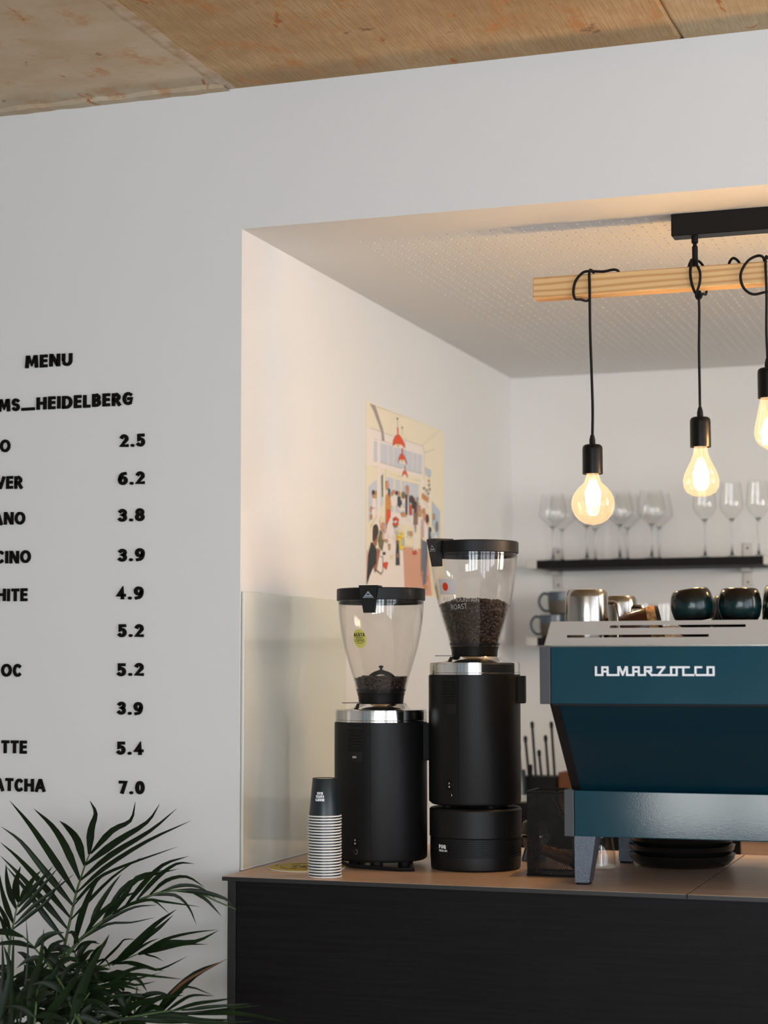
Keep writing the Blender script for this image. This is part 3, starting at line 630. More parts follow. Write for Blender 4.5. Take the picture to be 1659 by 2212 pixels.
PALM_FRONDS = [
[[[-0.291,-0.3,0.626],[-0.285,-0.28,0.731],[-0.285,-0.26,0.782],[-0.284,-0.24,0.83],[-0.281,-0.22,0.885],[-0.282,-0.2,0.912],[-0.282,-0.18,0.94],[-0.283,-0.16,0.96]],[[0.0149,[[-0.283,-0.16,0.961],[-0.272,-0.171,1.016],[-0.257,-0.181,1.051],[-0.266,-0.192,1.079]]],[0.012,[[-0.279,-0.16,0.963],[-0.219,-0.176,1.015],[-0.168,-0.192,1.039],[-0.149,-0.208,1.081]]],[0.0135,[[-0.282,-0.18,0.94],[-0.202,-0.184,0.994],[-0.131,-0.188,1.036],[-0.1,-0.192,1.076]]],[0.0112,[[-0.282,-0.2,0.91],[-0.203,-0.214,0.967],[-0.104,-0.228,1.022],[-0.037,-0.241,1.071]]],[0.009,[[-0.281,-0.22,0.885],[-0.207,-0.237,0.941],[-0.098,-0.255,1.003],[0.011,-0.272,1.05]]],[0.006,[[-0.285,-0.22,0.867],[-0.23,-0.224,0.917],[-0.163,-0.228,0.948],[-0.037,-0.232,0.992]]],[0.0149,[[-0.283,-0.18,0.939],[-0.309,-0.163,0.989],[-0.344,-0.147,1.016],[-0.373,-0.13,1.028]]],[0.0142,[[-0.282,-0.2,0.909],[-0.325,-0.188,0.979],[-0.366,-0.176,1.022],[-0.418,-0.164,1.056]]],[0.0135,[[-0.281,-0.22,0.884],[-0.351,-0.209,0.966],[-0.408,-0.199,1.026],[-0.464,-0.188,1.074]]],[0.0127,[[-0.287,-0.22,0.858],[-0.355,-0.231,0.935],[-0.404,-0.242,0.993],[-0.446,-0.253,1.024]]],[0.012,[[-0.284,-0.24,0.837],[-0.358,-0.239,0.91],[-0.415,-0.237,0.959],[-0.458,-0.236,0.989]]],[0.012,[[-0.29,-0.24,0.813],[-0.348,-0.249,0.875],[-0.402,-0.258,0.929],[-0.439,-0.267,0.964]]],[0.0112,[[-0.286,-0.26,0.793],[-0.325,-0.273,0.843],[-0.364,-0.286,0.897],[-0.407,-0.299,0.947]]],[0.0052,[[-0.278,-0.24,0.859],[-0.229,-0.256,0.906],[-0.173,-0.272,0.942],[-0.129,-0.287,0.956]]],[0.0067,[[-0.284,-0.24,0.83],[-0.247,-0.251,0.862],[-0.173,-0.263,0.927],[-0.1,-0.274,0.973]]]]],
[[[-0.325,-0.42,0.646],[-0.331,-0.412,0.753],[-0.331,-0.404,0.811],[-0.329,-0.396,0.841],[-0.327,-0.388,0.872],[-0.327,-0.38,0.883]],[[0.0142,[[-0.327,-0.38,0.883],[-0.343,-0.363,0.907],[-0.351,-0.346,0.929],[-0.353,-0.329,0.951]]],[0.0112,[[-0.327,-0.388,0.87],[-0.35,-0.375,0.901],[-0.366,-0.362,0.93],[-0.376,-0.349,0.957]]],[0.0105,[[-0.328,-0.396,0.841],[-0.352,-0.384,0.874],[-0.372,-0.371,0.907],[-0.384,-0.359,0.935]]],[0.009,[[-0.329,-0.404,0.825],[-0.351,-0.392,0.854],[-0.371,-0.38,0.872],[-0.386,-0.368,0.884]]],[0.0082,[[-0.335,-0.404,0.81],[-0.34,-0.416,0.843],[-0.341,-0.429,0.859],[-0.346,-0.441,0.874]]],[0.0112,[[-0.326,-0.38,0.885],[-0.302,-0.388,0.914],[-0.282,-0.395,0.937],[-0.262,-0.403,0.953]]],[0.0105,[[-0.323,-0.388,0.875],[-0.297,-0.383,0.907],[-0.272,-0.378,0.935],[-0.252,-0.373,0.959]]],[0.009,[[-0.327,-0.388,0.858],[-0.295,-0.379,0.893],[-0.268,-0.369,0.928],[-0.248,-0.36,0.954]]],[0.0075,[[-0.326,-0.396,0.841],[-0.293,-0.382,0.876],[-0.261,-0.368,0.903],[-0.214,-0.353,0.942]]],[0.0075,[[-0.33,-0.396,0.831],[-0.297,-0.381,0.861],[-0.266,-0.366,0.889],[-0.243,-0.35,0.934]]]]],
[[[-0.276,-0.32,0.63],[-0.273,-0.302,0.735],[-0.249,-0.284,0.785],[-0.223,-0.266,0.814],[-0.184,-0.248,0.846],[-0.161,-0.23,0.862],[-0.11,-0.212,0.886],[-0.066,-0.194,0.896],[-0.015,-0.176,0.89],[0.017,-0.158,0.873],[0.055,-0.14,0.855]],[[0.0127,[[-0.249,-0.284,0.787],[-0.225,-0.301,0.847],[-0.189,-0.317,0.914],[-0.153,-0.334,0.942]]],[0.0112,[[-0.225,-0.266,0.812],[-0.209,-0.262,0.857],[-0.18,-0.258,0.904],[-0.158,-0.253,0.933]]],[0.0097,[[-0.204,-0.248,0.832],[-0.188,-0.241,0.863],[-0.147,-0.234,0.914],[-0.067,-0.227,0.941]]],[0.0082,[[-0.18,-0.248,0.848],[-0.152,-0.248,0.886],[-0.121,-0.248,0.923],[-0.028,-0.247,0.948]]],[0.0097,[[-0.161,-0.23,0.862],[-0.115,-0.243,0.909],[-0.061,-0.256,0.955],[0.004,-0.269,0.977]]],[0.009,[[-0.133,-0.23,0.878],[-0.089,-0.231,0.923],[-0.041,-0.232,0.956],[-0.0,-0.233,0.958]]],[0.0075,[[-0.114,-0.212,0.885],[-0.066,-0.228,0.92],[-0.011,-0.245,0.932],[0.038,-0.261,0.913]]],[0.0067,[[-0.086,-0.212,0.895],[-0.05,-0.195,0.907],[-0.014,-0.177,0.903],[0.018,-0.16,0.877]]],[0.0097,[[-0.066,-0.194,0.896],[-0.013,-0.179,0.894],[0.04,-0.165,0.88],[0.059,-0.15,0.856]]],[0.006,[[-0.184,-0.248,0.846],[-0.137,-0.246,0.872],[-0.09,-0.244,0.881],[-0.051,-0.242,0.854]]],[0.0052,[[-0.161,-0.23,0.862],[-0.105,-0.238,0.88],[-0.061,-0.246,0.879],[0.025,-0.254,0.873]]],[0.006,[[-0.11,-0.212,0.886],[-0.062,-0.196,0.887],[-0.037,-0.179,0.861],[-0.026,-0.163,0.822]]],[0.006,[[-0.035,-0.176,0.893],[-0.004,-0.173,0.88],[0.019,-0.17,0.859],[0.034,-0.167,0.842]]],[0.0067,[[-0.223,-0.266,0.814],[-0.179,-0.251,0.843],[-0.134,-0.235,0.864],[-0.09,-0.22,0.868]]],[0.0052,[[-0.233,-0.284,0.799],[-0.18,-0.27,0.831],[-0.131,-0.256,0.835],[-0.083,-0.242,0.846]]],[0.0082,[[-0.2,-0.248,0.836],[-0.16,-0.248,0.879],[-0.125,-0.247,0.927],[-0.057,-0.247,0.945]]],[0.0097,[[-0.239,-0.266,0.799],[-0.205,-0.269,0.844],[-0.155,-0.273,0.882],[-0.098,-0.276,0.906]]]]],
[[[-0.311,-0.3,0.625],[-0.288,-0.275,0.706],[-0.238,-0.25,0.733],[-0.191,-0.225,0.742],[-0.143,-0.2,0.762]],[[0.0112,[[-0.143,-0.2,0.762],[-0.084,-0.198,0.786],[-0.013,-0.196,0.793],[0.039,-0.194,0.818]]],[0.006,[[-0.139,-0.2,0.764],[-0.082,-0.201,0.794],[-0.022,-0.203,0.811],[0.042,-0.204,0.821]]],[0.0067,[[-0.143,-0.2,0.76],[-0.079,-0.207,0.777],[-0.028,-0.214,0.789],[0.025,-0.22,0.792]]],[0.0135,[[-0.191,-0.225,0.74],[-0.137,-0.229,0.785],[-0.087,-0.233,0.83],[-0.038,-0.237,0.863]]],[0.0112,[[-0.162,-0.225,0.754],[-0.122,-0.219,0.795],[-0.089,-0.212,0.82],[-0.06,-0.206,0.847]]],[0.0052,[[-0.214,-0.25,0.738],[-0.161,-0.259,0.784],[-0.141,-0.268,0.801],[-0.109,-0.277,0.804]]],[0.012,[[-0.238,-0.25,0.733],[-0.21,-0.259,0.771],[-0.189,-0.268,0.788],[-0.172,-0.277,0.811]]],[0.006,[[-0.191,-0.225,0.742],[-0.148,-0.222,0.747],[-0.109,-0.22,0.74],[-0.078,-0.217,0.731]]],[0.0052,[[-0.17,-0.225,0.747],[-0.108,-0.229,0.74],[-0.074,-0.234,0.739],[-0.011,-0.238,0.769]]],[0.0037,[[-0.139,-0.2,0.766],[-0.119,-0.199,0.76],[-0.103,-0.199,0.757],[-0.085,-0.198,0.749]]],[0.0082,[[-0.211,-0.225,0.736],[-0.162,-0.226,0.758],[-0.11,-0.226,0.789],[-0.082,-0.227,0.801]]],[0.0052,[[-0.251,-0.25,0.729],[-0.213,-0.253,0.749],[-0.191,-0.256,0.756],[-0.177,-0.259,0.737]]]]],
[[[-0.227,-0.45,0.657],[-0.182,-0.427,0.712],[-0.132,-0.405,0.735],[-0.09,-0.382,0.747],[-0.063,-0.36,0.738]],[[0.0105,[[-0.132,-0.405,0.735],[-0.089,-0.385,0.751],[-0.06,-0.365,0.739],[-0.05,-0.345,0.712]]],[0.0067,[[-0.148,-0.405,0.729],[-0.091,-0.417,0.746],[-0.035,-0.429,0.74],[0.016,-0.442,0.752]]],[0.006,[[-0.117,-0.405,0.739],[-0.058,-0.408,0.756],[0.001,-0.412,0.756],[0.063,-0.415,0.754]]],[0.0164,[[-0.163,-0.427,0.72],[-0.145,-0.439,0.75],[-0.112,-0.451,0.77],[-0.072,-0.463,0.774]]],[0.0112,[[-0.182,-0.427,0.712],[-0.174,-0.422,0.745],[-0.165,-0.417,0.766],[-0.141,-0.412,0.786]]],[0.006,[[-0.113,-0.382,0.741],[-0.062,-0.391,0.763],[-0.024,-0.4,0.77],[0.019,-0.409,0.767]]],[0.0067,[[-0.163,-0.405,0.723],[-0.114,-0.411,0.72],[-0.072,-0.417,0.733],[-0.032,-0.422,0.756]]],[0.0082,[[-0.182,-0.427,0.708],[-0.125,-0.418,0.703],[-0.077,-0.408,0.714],[-0.024,-0.398,0.719]]],[0.009,[[-0.174,-0.427,0.716],[-0.116,-0.435,0.727],[-0.067,-0.442,0.751],[-0.019,-0.449,0.785]]],[0.006,[[-0.155,-0.405,0.727],[-0.114,-0.403,0.746],[-0.058,-0.4,0.745],[0.006,-0.398,0.761]]]]],
[[[-0.08,-0.4,0.622],[-0.054,-0.36,0.651],[-0.043,-0.32,0.662]],[[0.0172,[[-0.051,-0.32,0.653],[-0.007,-0.315,0.703],[0.04,-0.309,0.746],[0.098,-0.304,0.774]]],[0.0052,[[-0.043,-0.32,0.664],[0.002,-0.325,0.715],[0.046,-0.331,0.746],[0.128,-0.336,0.788]]],[0.0112,[[-0.058,-0.32,0.653],[-0.029,-0.326,0.676],[-0.003,-0.332,0.702],[0.027,-0.338,0.715]]]]],
[[[-0.13,-0.45,0.641],[-0.104,-0.427,0.66],[-0.039,-0.405,0.676],[0.025,-0.382,0.686],[0.071,-0.36,0.688]],[[0.0067,[[0.025,-0.382,0.686],[0.079,-0.393,0.704],[0.132,-0.404,0.715],[0.179,-0.415,0.726]]],[0.0067,[[0.044,-0.382,0.687],[0.096,-0.372,0.695],[0.139,-0.361,0.699],[0.181,-0.351,0.703]]],[0.0052,[[0.053,-0.36,0.68],[0.107,-0.355,0.686],[0.153,-0.351,0.694],[0.201,-0.346,0.7]]],[0.0082,[[0.053,-0.36,0.676],[0.132,-0.371,0.686],[0.203,-0.381,0.686],[0.273,-0.392,0.679]]],[0.006,[[0.006,-0.382,0.681],[0.047,-0.389,0.708],[0.077,-0.396,0.721],[0.124,-0.403,0.723]]],[0.0052,[[-0.013,-0.382,0.68],[0.031,-0.395,0.718],[0.071,-0.408,0.739],[0.131,-0.421,0.727]]],[0.0105,[[-0.039,-0.405,0.676],[-0.016,-0.407,0.701],[0.015,-0.408,0.716],[0.061,-0.41,0.722]]],[0.0097,[[-0.077,-0.405,0.667],[-0.046,-0.423,0.695],[-0.006,-0.442,0.714],[0.032,-0.46,0.726]]],[0.0105,[[-0.02,-0.405,0.675],[0.032,-0.397,0.678],[0.085,-0.389,0.673],[0.137,-0.381,0.675]]],[0.009,[[-0.058,-0.405,0.671],[-0.009,-0.389,0.681],[0.04,-0.373,0.678],[0.108,-0.357,0.689]]],[0.0097,[[-0.085,-0.427,0.667],[-0.037,-0.409,0.67],[0.03,-0.391,0.667],[0.17,-0.373,0.676]]],[0.0082,[[-0.001,-0.405,0.674],[0.069,-0.396,0.67],[0.139,-0.386,0.67],[0.202,-0.377,0.675]]]]],
[[[-0.248,-0.5,0.603],[-0.229,-0.5,0.638]],[[0.009,[[-0.289,-0.5,0.634],[-0.297,-0.491,0.716],[-0.301,-0.482,0.772],[-0.311,-0.472,0.831]]],[0.0082,[[-0.266,-0.5,0.635],[-0.264,-0.51,0.738],[-0.257,-0.519,0.807],[-0.251,-0.529,0.859]]],[0.0157,[[-0.229,-0.5,0.638],[-0.221,-0.504,0.739],[-0.202,-0.508,0.791],[-0.193,-0.513,0.854]]],[0.006,[[-0.256,-0.5,0.636],[-0.244,-0.491,0.736],[-0.246,-0.481,0.802],[-0.257,-0.472,0.871]]],[0.0135,[[-0.241,-0.5,0.637],[-0.21,-0.494,0.721],[-0.176,-0.489,0.773],[-0.153,-0.483,0.823]]],[0.0187,[[-0.141,-0.5,0.656],[-0.111,-0.502,0.745],[-0.081,-0.504,0.803],[-0.054,-0.505,0.848]]],[0.0037,[[-0.18,-0.5,0.664],[-0.178,-0.491,0.706],[-0.174,-0.482,0.752],[-0.177,-0.473,0.784]]],[0.0149,[[-0.279,-0.5,0.635],[-0.259,-0.498,0.702],[-0.222,-0.495,0.754],[-0.186,-0.493,0.806]]],[0.0149,[[-0.296,-0.5,0.667],[-0.285,-0.494,0.717],[-0.281,-0.487,0.767],[-0.302,-0.481,0.813]]],[0.0164,[[-0.195,-0.5,0.64],[-0.178,-0.504,0.692],[-0.131,-0.508,0.751],[-0.11,-0.512,0.786]]]]],
[[[-0.306,-0.447,0.616],[-0.313,-0.434,0.651],[-0.319,-0.422,0.687],[-0.323,-0.409,0.716],[-0.329,-0.397,0.733]],[[0.0075,[[-0.313,-0.434,0.658],[-0.324,-0.449,0.683],[-0.337,-0.464,0.698],[-0.349,-0.479,0.703]]],[0.0122,[[-0.313,-0.434,0.658],[-0.311,-0.42,0.666],[-0.307,-0.406,0.664],[-0.303,-0.392,0.654]]],[0.0081,[[-0.32,-0.422,0.669],[-0.334,-0.42,0.683],[-0.351,-0.418,0.686],[-0.368,-0.415,0.681]]],[0.0087,[[-0.32,-0.422,0.669],[-0.305,-0.406,0.688],[-0.287,-0.389,0.698],[-0.271,-0.373,0.697]]],[0.0085,[[-0.319,-0.422,0.682],[-0.324,-0.425,0.694],[-0.331,-0.428,0.696],[-0.339,-0.432,0.689]]],[0.0077,[[-0.319,-0.422,0.682],[-0.312,-0.409,0.701],[-0.303,-0.395,0.709],[-0.293,-0.382,0.708]]],[0.0134,[[-0.318,-0.422,0.696],[-0.335,-0.417,0.712],[-0.354,-0.412,0.717],[-0.372,-0.407,0.713]]],[0.0121,[[-0.318,-0.422,0.696],[-0.308,-0.412,0.704],[-0.295,-0.403,0.702],[-0.282,-0.393,0.692]]],[0.0103,[[-0.324,-0.409,0.708],[-0.355,-0.401,0.713],[-0.387,-0.393,0.708],[-0.418,-0.385,0.695]]],[0.0077,[[-0.324,-0.409,0.708],[-0.308,-0.41,0.72],[-0.29,-0.41,0.723],[-0.272,-0.41,0.717]]],[0.0128,[[-0.323,-0.409,0.722],[-0.328,-0.423,0.74],[-0.335,-0.437,0.748],[-0.342,-0.45,0.747]]],[0.0077,[[-0.323,-0.409,0.722],[-0.293,-0.419,0.743],[-0.26,-0.429,0.755],[-0.23,-0.438,0.757]]],[0.0087,[[-0.329,-0.397,0.733],[-0.347,-0.384,0.744],[-0.369,-0.372,0.745],[-0.39,-0.36,0.737]]],[0.0083,[[-0.329,-0.397,0.733],[-0.314,-0.384,0.739],[-0.297,-0.37,0.734],[-0.281,-0.357,0.722]]]]],
[[[-0.201,-0.334,0.601],[-0.21,-0.322,0.653],[-0.222,-0.309,0.705],[-0.236,-0.297,0.748],[-0.248,-0.284,0.773]],[[0.0106,[[-0.211,-0.322,0.662],[-0.231,-0.337,0.675],[-0.254,-0.353,0.677],[-0.273,-0.368,0.672]]],[0.0091,[[-0.211,-0.322,0.662],[-0.189,-0.318,0.678],[-0.165,-0.315,0.684],[-0.142,-0.312,0.682]]],[0.0079,[[-0.219,-0.309,0.679],[-0.255,-0.31,0.689],[-0.293,-0.31,0.688],[-0.328,-0.31,0.678]]],[0.0115,[[-0.219,-0.309,0.679],[-0.192,-0.297,0.693],[-0.162,-0.285,0.697],[-0.135,-0.273,0.693]]],[0.0082,[[-0.222,-0.309,0.699],[-0.243,-0.306,0.701],[-0.267,-0.302,0.694],[-0.29,-0.298,0.678]]],[0.0078,[[-0.222,-0.309,0.699],[-0.188,-0.321,0.722],[-0.152,-0.333,0.736],[-0.118,-0.345,0.739]]],[0.0109,[[-0.224,-0.309,0.718],[-0.24,-0.314,0.727],[-0.259,-0.318,0.725],[-0.276,-0.323,0.715]]],[0.0088,[[-0.224,-0.309,0.718],[-0.199,-0.3,0.731],[-0.172,-0.291,0.734],[-0.147,-0.282,0.728]]],[0.0076,[[-0.234,-0.297,0.736],[-0.254,-0.296,0.739],[-0.276,-0.295,0.731],[-0.296,-0.294,0.716]]],[0.0123,[[-0.234,-0.297,0.736],[-0.213,-0.313,0.764],[-0.19,-0.329,0.782],[-0.168,-0.346,0.79]]],[0.0108,[[-0.238,-0.297,0.756],[-0.276,-0.285,0.764],[-0.318,-0.274,0.761],[-0.356,-0.263,0.751]]],[0.0115,[[-0.238,-0.297,0.756],[-0.229,-0.286,0.779],[-0.218,-0.275,0.792],[-0.207,-0.264,0.794]]],[0.0121,[[-0.248,-0.284,0.773],[-0.265,-0.298,0.782],[-0.285,-0.312,0.78],[-0.302,-0.326,0.77]]],[0.0076,[[-0.248,-0.284,0.773],[-0.231,-0.283,0.789],[-0.211,-0.281,0.795],[-0.191,-0.28,0.791]]]]],
[[[-0.24,-0.487,0.628],[-0.24,-0.474,0.668],[-0.225,-0.462,0.709],[-0.201,-0.449,0.744],[-0.185,-0.437,0.764]],[[0.008,[[-0.237,-0.474,0.675],[-0.265,-0.461,0.685],[-0.294,-0.447,0.686],[-0.323,-0.433,0.677]]],[0.0128,[[-0.237,-0.474,0.675],[-0.216,-0.475,0.68],[-0.192,-0.477,0.676],[-0.169,-0.478,0.664]]],[0.0126,[[-0.237,-0.462,0.688],[-0.254,-0.448,0.704],[-0.272,-0.434,0.709],[-0.291,-0.421,0.705]]],[0.0127,[[-0.237,-0.462,0.688],[-0.211,-0.468,0.709],[-0.182,-0.475,0.719],[-0.155,-0.481,0.72]]],[0.0125,[[-0.228,-0.462,0.704],[-0.24,-0.45,0.716],[-0.253,-0.437,0.717],[-0.268,-0.425,0.71]]],[0.0085,[[-0.228,-0.462,0.704],[-0.205,-0.452,0.707],[-0.18,-0.443,0.7],[-0.157,-0.433,0.687]]],[0.0084,[[-0.217,-0.462,0.72],[-0.222,-0.458,0.744],[-0.229,-0.454,0.758],[-0.237,-0.451,0.762]]],[0.0107,[[-0.217,-0.462,0.72],[-0.192,-0.464,0.733],[-0.165,-0.466,0.735],[-0.139,-0.468,0.73]]],[0.0075,[[-0.211,-0.449,0.734],[-0.222,-0.461,0.758],[-0.235,-0.473,0.772],[-0.247,-0.485,0.776]]],[0.0104,[[-0.211,-0.449,0.734],[-0.192,-0.44,0.74],[-0.171,-0.431,0.736],[-0.151,-0.422,0.724]]],[0.0079,[[-0.195,-0.449,0.75],[-0.203,-0.454,0.772],[-0.214,-0.459,0.784],[-0.224,-0.463,0.786]]],[0.0096,[[-0.195,-0.449,0.75],[-0.173,-0.444,0.752],[-0.149,-0.439,0.744],[-0.126,-0.433,0.73]]],[0.0112,[[-0.185,-0.437,0.764],[-0.201,-0.449,0.783],[-0.22,-0.461,0.792],[-0.236,-0.474,0.791]]],[0.0093,[[-0.185,-0.437,0.764],[-0.147,-0.451,0.777],[-0.106,-0.465,0.779],[-0.069,-0.479,0.774]]]]],
[[[-0.399,-0.306,0.584],[-0.4,-0.294,0.622],[-0.384,-0.281,0.662],[-0.36,-0.269,0.695],[-0.344,-0.256,0.715]],[[0.0096,[[-0.397,-0.294,0.629],[-0.416,-0.281,0.642],[-0.437,-0.267,0.645],[-0.458,-0.254,0.639]]],[0.0099,[[-0.397,-0.294,0.629],[-0.372,-0.297,0.647],[-0.344,-0.301,0.654],[-0.318,-0.304,0.653]]],[0.0114,[[-0.397,-0.281,0.642],[-0.397,-0.285,0.67],[-0.4,-0.288,0.687],[-0.404,-0.291,0.693]]],[0.0076,[[-0.397,-0.281,0.642],[-0.38,-0.271,0.65],[-0.361,-0.26,0.649],[-0.343,-0.25,0.639]]],[0.0124,[[-0.387,-0.281,0.657],[-0.397,-0.289,0.667],[-0.409,-0.296,0.666],[-0.421,-0.303,0.657]]],[0.0132,[[-0.387,-0.281,0.657],[-0.348,-0.284,0.665],[-0.306,-0.287,0.662],[-0.268,-0.29,0.652]]],[0.0104,[[-0.376,-0.281,0.672],[-0.376,-0.298,0.688],[-0.378,-0.314,0.694],[-0.381,-0.33,0.69]]],[0.012,[[-0.376,-0.281,0.672],[-0.336,-0.292,0.678],[-0.293,-0.303,0.673],[-0.254,-0.313,0.661]]],[0.0114,[[-0.37,-0.269,0.685],[-0.371,-0.268,0.713],[-0.374,-0.266,0.73],[-0.379,-0.265,0.737]]],[0.0112,[[-0.37,-0.269,0.685],[-0.339,-0.263,0.692],[-0.305,-0.256,0.688],[-0.275,-0.25,0.676]]],[0.013,[[-0.354,-0.269,0.701],[-0.362,-0.265,0.726],[-0.373,-0.261,0.74],[-0.384,-0.258,0.743]]],[0.0128,[[-0.354,-0.269,0.701],[-0.324,-0.274,0.71],[-0.291,-0.278,0.708],[-0.261,-0.283,0.698]]],[0.0089,[[-0.344,-0.256,0.715],[-0.358,-0.241,0.735],[-0.375,-0.226,0.745],[-0.392,-0.211,0.745]]],[0.0134,[[-0.344,-0.256,0.715],[-0.319,-0.252,0.72],[-0.292,-0.248,0.716],[-0.267,-0.244,0.703]]]]],
[[[-0.41,-0.283,0.579],[-0.429,-0.271,0.641],[-0.469,-0.258,0.703],[-0.519,-0.246,0.755],[-0.56,-0.233,0.785]],[[0.0093,[[-0.433,-0.271,0.652],[-0.477,-0.259,0.66],[-0.524,-0.248,0.657],[-0.567,-0.236,0.645]]],[0.0088,[[-0.433,-0.271,0.652],[-0.428,-0.271,0.665],[-0.421,-0.272,0.668],[-0.412,-0.272,0.663]]],[0.0121,[[-0.451,-0.258,0.673],[-0.483,-0.273,0.679],[-0.519,-0.287,0.675],[-0.549,-0.302,0.663]]],[0.0093,[[-0.451,-0.258,0.673],[-0.44,-0.269,0.689],[-0.426,-0.28,0.695],[-0.412,-0.291,0.692]]],[0.0122,[[-0.464,-0.258,0.696],[-0.5,-0.246,0.713],[-0.539,-0.233,0.719],[-0.576,-0.221,0.716]]],[0.0132,[[-0.464,-0.258,0.696],[-0.445,-0.266,0.72],[-0.424,-0.275,0.733],[-0.402,-0.283,0.736]]],[0.0084,[[-0.48,-0.258,0.719],[-0.502,-0.262,0.726],[-0.526,-0.266,0.722],[-0.549,-0.269,0.71]]],[0.0094,[[-0.48,-0.258,0.719],[-0.483,-0.252,0.732],[-0.484,-0.246,0.734],[-0.482,-0.24,0.727]]],[0.0134,[[-0.506,-0.246,0.74],[-0.529,-0.234,0.748],[-0.555,-0.222,0.745],[-0.58,-0.21,0.733]]],[0.0117,[[-0.506,-0.246,0.74],[-0.485,-0.252,0.755],[-0.461,-0.257,0.759],[-0.438,-0.263,0.754]]],[0.0132,[[-0.528,-0.246,0.763],[-0.561,-0.25,0.772],[-0.596,-0.253,0.77],[-0.628,-0.257,0.76]]],[0.0108,[[-0.528,-0.246,0.763],[-0.506,-0.248,0.788],[-0.481,-0.251,0.802],[-0.457,-0.253,0.806]]],[0.0108,[[-0.56,-0.233,0.785],[-0.586,-0.249,0.794],[-0.614,-0.265,0.792],[-0.638,-0.28,0.782]]]]],
[[[-0.118,-0.509,0.64],[-0.136,-0.496,0.697],[-0.176,-0.484,0.753],[-0.228,-0.471,0.8],[-0.269,-0.459,0.827]],[[0.0124,[[-0.14,-0.496,0.707],[-0.172,-0.48,0.703],[-0.207,-0.464,0.69],[-0.24,-0.448,0.67]]],[0.0103,[[-0.14,-0.496,0.707],[-0.129,-0.501,0.722],[-0.115,-0.506,0.727],[-0.101,-0.511,0.724]]],[0.0124,[[-0.158,-0.484,0.726],[-0.175,-0.498,0.742],[-0.194,-0.512,0.749],[-0.21,-0.526,0.747]]],[0.013,[[-0.158,-0.484,0.726],[-0.144,-0.477,0.749],[-0.128,-0.47,0.762],[-0.112,-0.462,0.766]]],[0.0125,[[-0.171,-0.484,0.747],[-0.203,-0.484,0.76],[-0.237,-0.484,0.763],[-0.268,-0.484,0.758]]],[0.0081,[[-0.171,-0.484,0.747],[-0.159,-0.482,0.77],[-0.144,-0.481,0.783],[-0.129,-0.479,0.786]]],[0.0093,[[-0.188,-0.484,0.768],[-0.222,-0.481,0.768],[-0.259,-0.477,0.759],[-0.293,-0.474,0.742]]],[0.0111,[[-0.188,-0.484,0.768],[-0.164,-0.492,0.787],[-0.138,-0.5,0.797],[-0.113,-0.509,0.798]]],[0.009,[[-0.214,-0.471,0.787],[-0.228,-0.481,0.791],[-0.245,-0.491,0.785],[-0.26,-0.501,0.772]]],[0.0093,[[-0.214,-0.471,0.787],[-0.191,-0.486,0.813],[-0.165,-0.5,0.828],[-0.14,-0.514,0.834]]],[0.0095,[[-0.237,-0.471,0.808],[-0.277,-0.462,0.815],[-0.321,-0.453,0.811],[-0.361,-0.443,0.8]]],[0.0128,[[-0.237,-0.471,0.808],[-0.223,-0.458,0.827],[-0.207,-0.444,0.835],[-0.192,-0.43,0.835]]],[0.0117,[[-0.269,-0.459,0.827],[-0.309,-0.452,0.834],[-0.351,-0.446,0.83],[-0.39,-0.439,0.819]]]]],
[[[-0.343,-0.412,0.607],[-0.336,-0.4,0.664],[-0.296,-0.387,0.724],[-0.239,-0.375,0.774],[-0.198,-0.362,0.804]],[[0.0112,[[-0.33,-0.4,0.675],[-0.334,-0.408,0.686],[-0.341,-0.416,0.687],[-0.348,-0.424,0.68]]],[0.0119,[[-0.33,-0.4,0.675],[-0.301,-0.407,0.691],[-0.27,-0.414,0.698],[-0.24,-0.421,0.695]]],[0.0083,[[-0.322,-0.387,0.694],[-0.334,-0.374,0.703],[-0.347,-0.36,0.702],[-0.362,-0.346,0.692]]],[0.0119,[[-0.322,-0.387,0.694],[-0.286,-0.4,0.696],[-0.247,-0.412,0.688],[-0.211,-0.424,0.674]]],[0.0098,[[-0.303,-0.387,0.717],[-0.308,-0.379,0.74],[-0.315,-0.37,0.753],[-0.323,-0.362,0.755]]],[0.0099,[[-0.303,-0.387,0.717],[-0.27,-0.401,0.734],[-0.235,-0.415,0.741],[-0.202,-0.429,0.74]]],[0.0126,[[-0.279,-0.387,0.739],[-0.302,-0.371,0.762],[-0.327,-0.355,0.774],[-0.353,-0.339,0.776]]],[0.0122,[[-0.279,-0.387,0.739],[-0.246,-0.399,0.744],[-0.21,-0.41,0.738],[-0.177,-0.421,0.726]]],[0.0085,[[-0.259,-0.375,0.76],[-0.255,-0.389,0.785],[-0.253,-0.402,0.8],[-0.252,-0.416,0.804]]],[0.013,[[-0.259,-0.375,0.76],[-0.231,-0.385,0.76],[-0.201,-0.394,0.75],[-0.173,-0.404,0.734]]],[0.0099,[[-0.227,-0.375,0.783],[-0.244,-0.361,0.795],[-0.263,-0.346,0.797],[-0.283,-0.332,0.79]]],[0.009,[[-0.198,-0.362,0.804],[-0.208,-0.357,0.819],[-0.22,-0.351,0.824],[-0.232,-0.346,0.819]]]]],
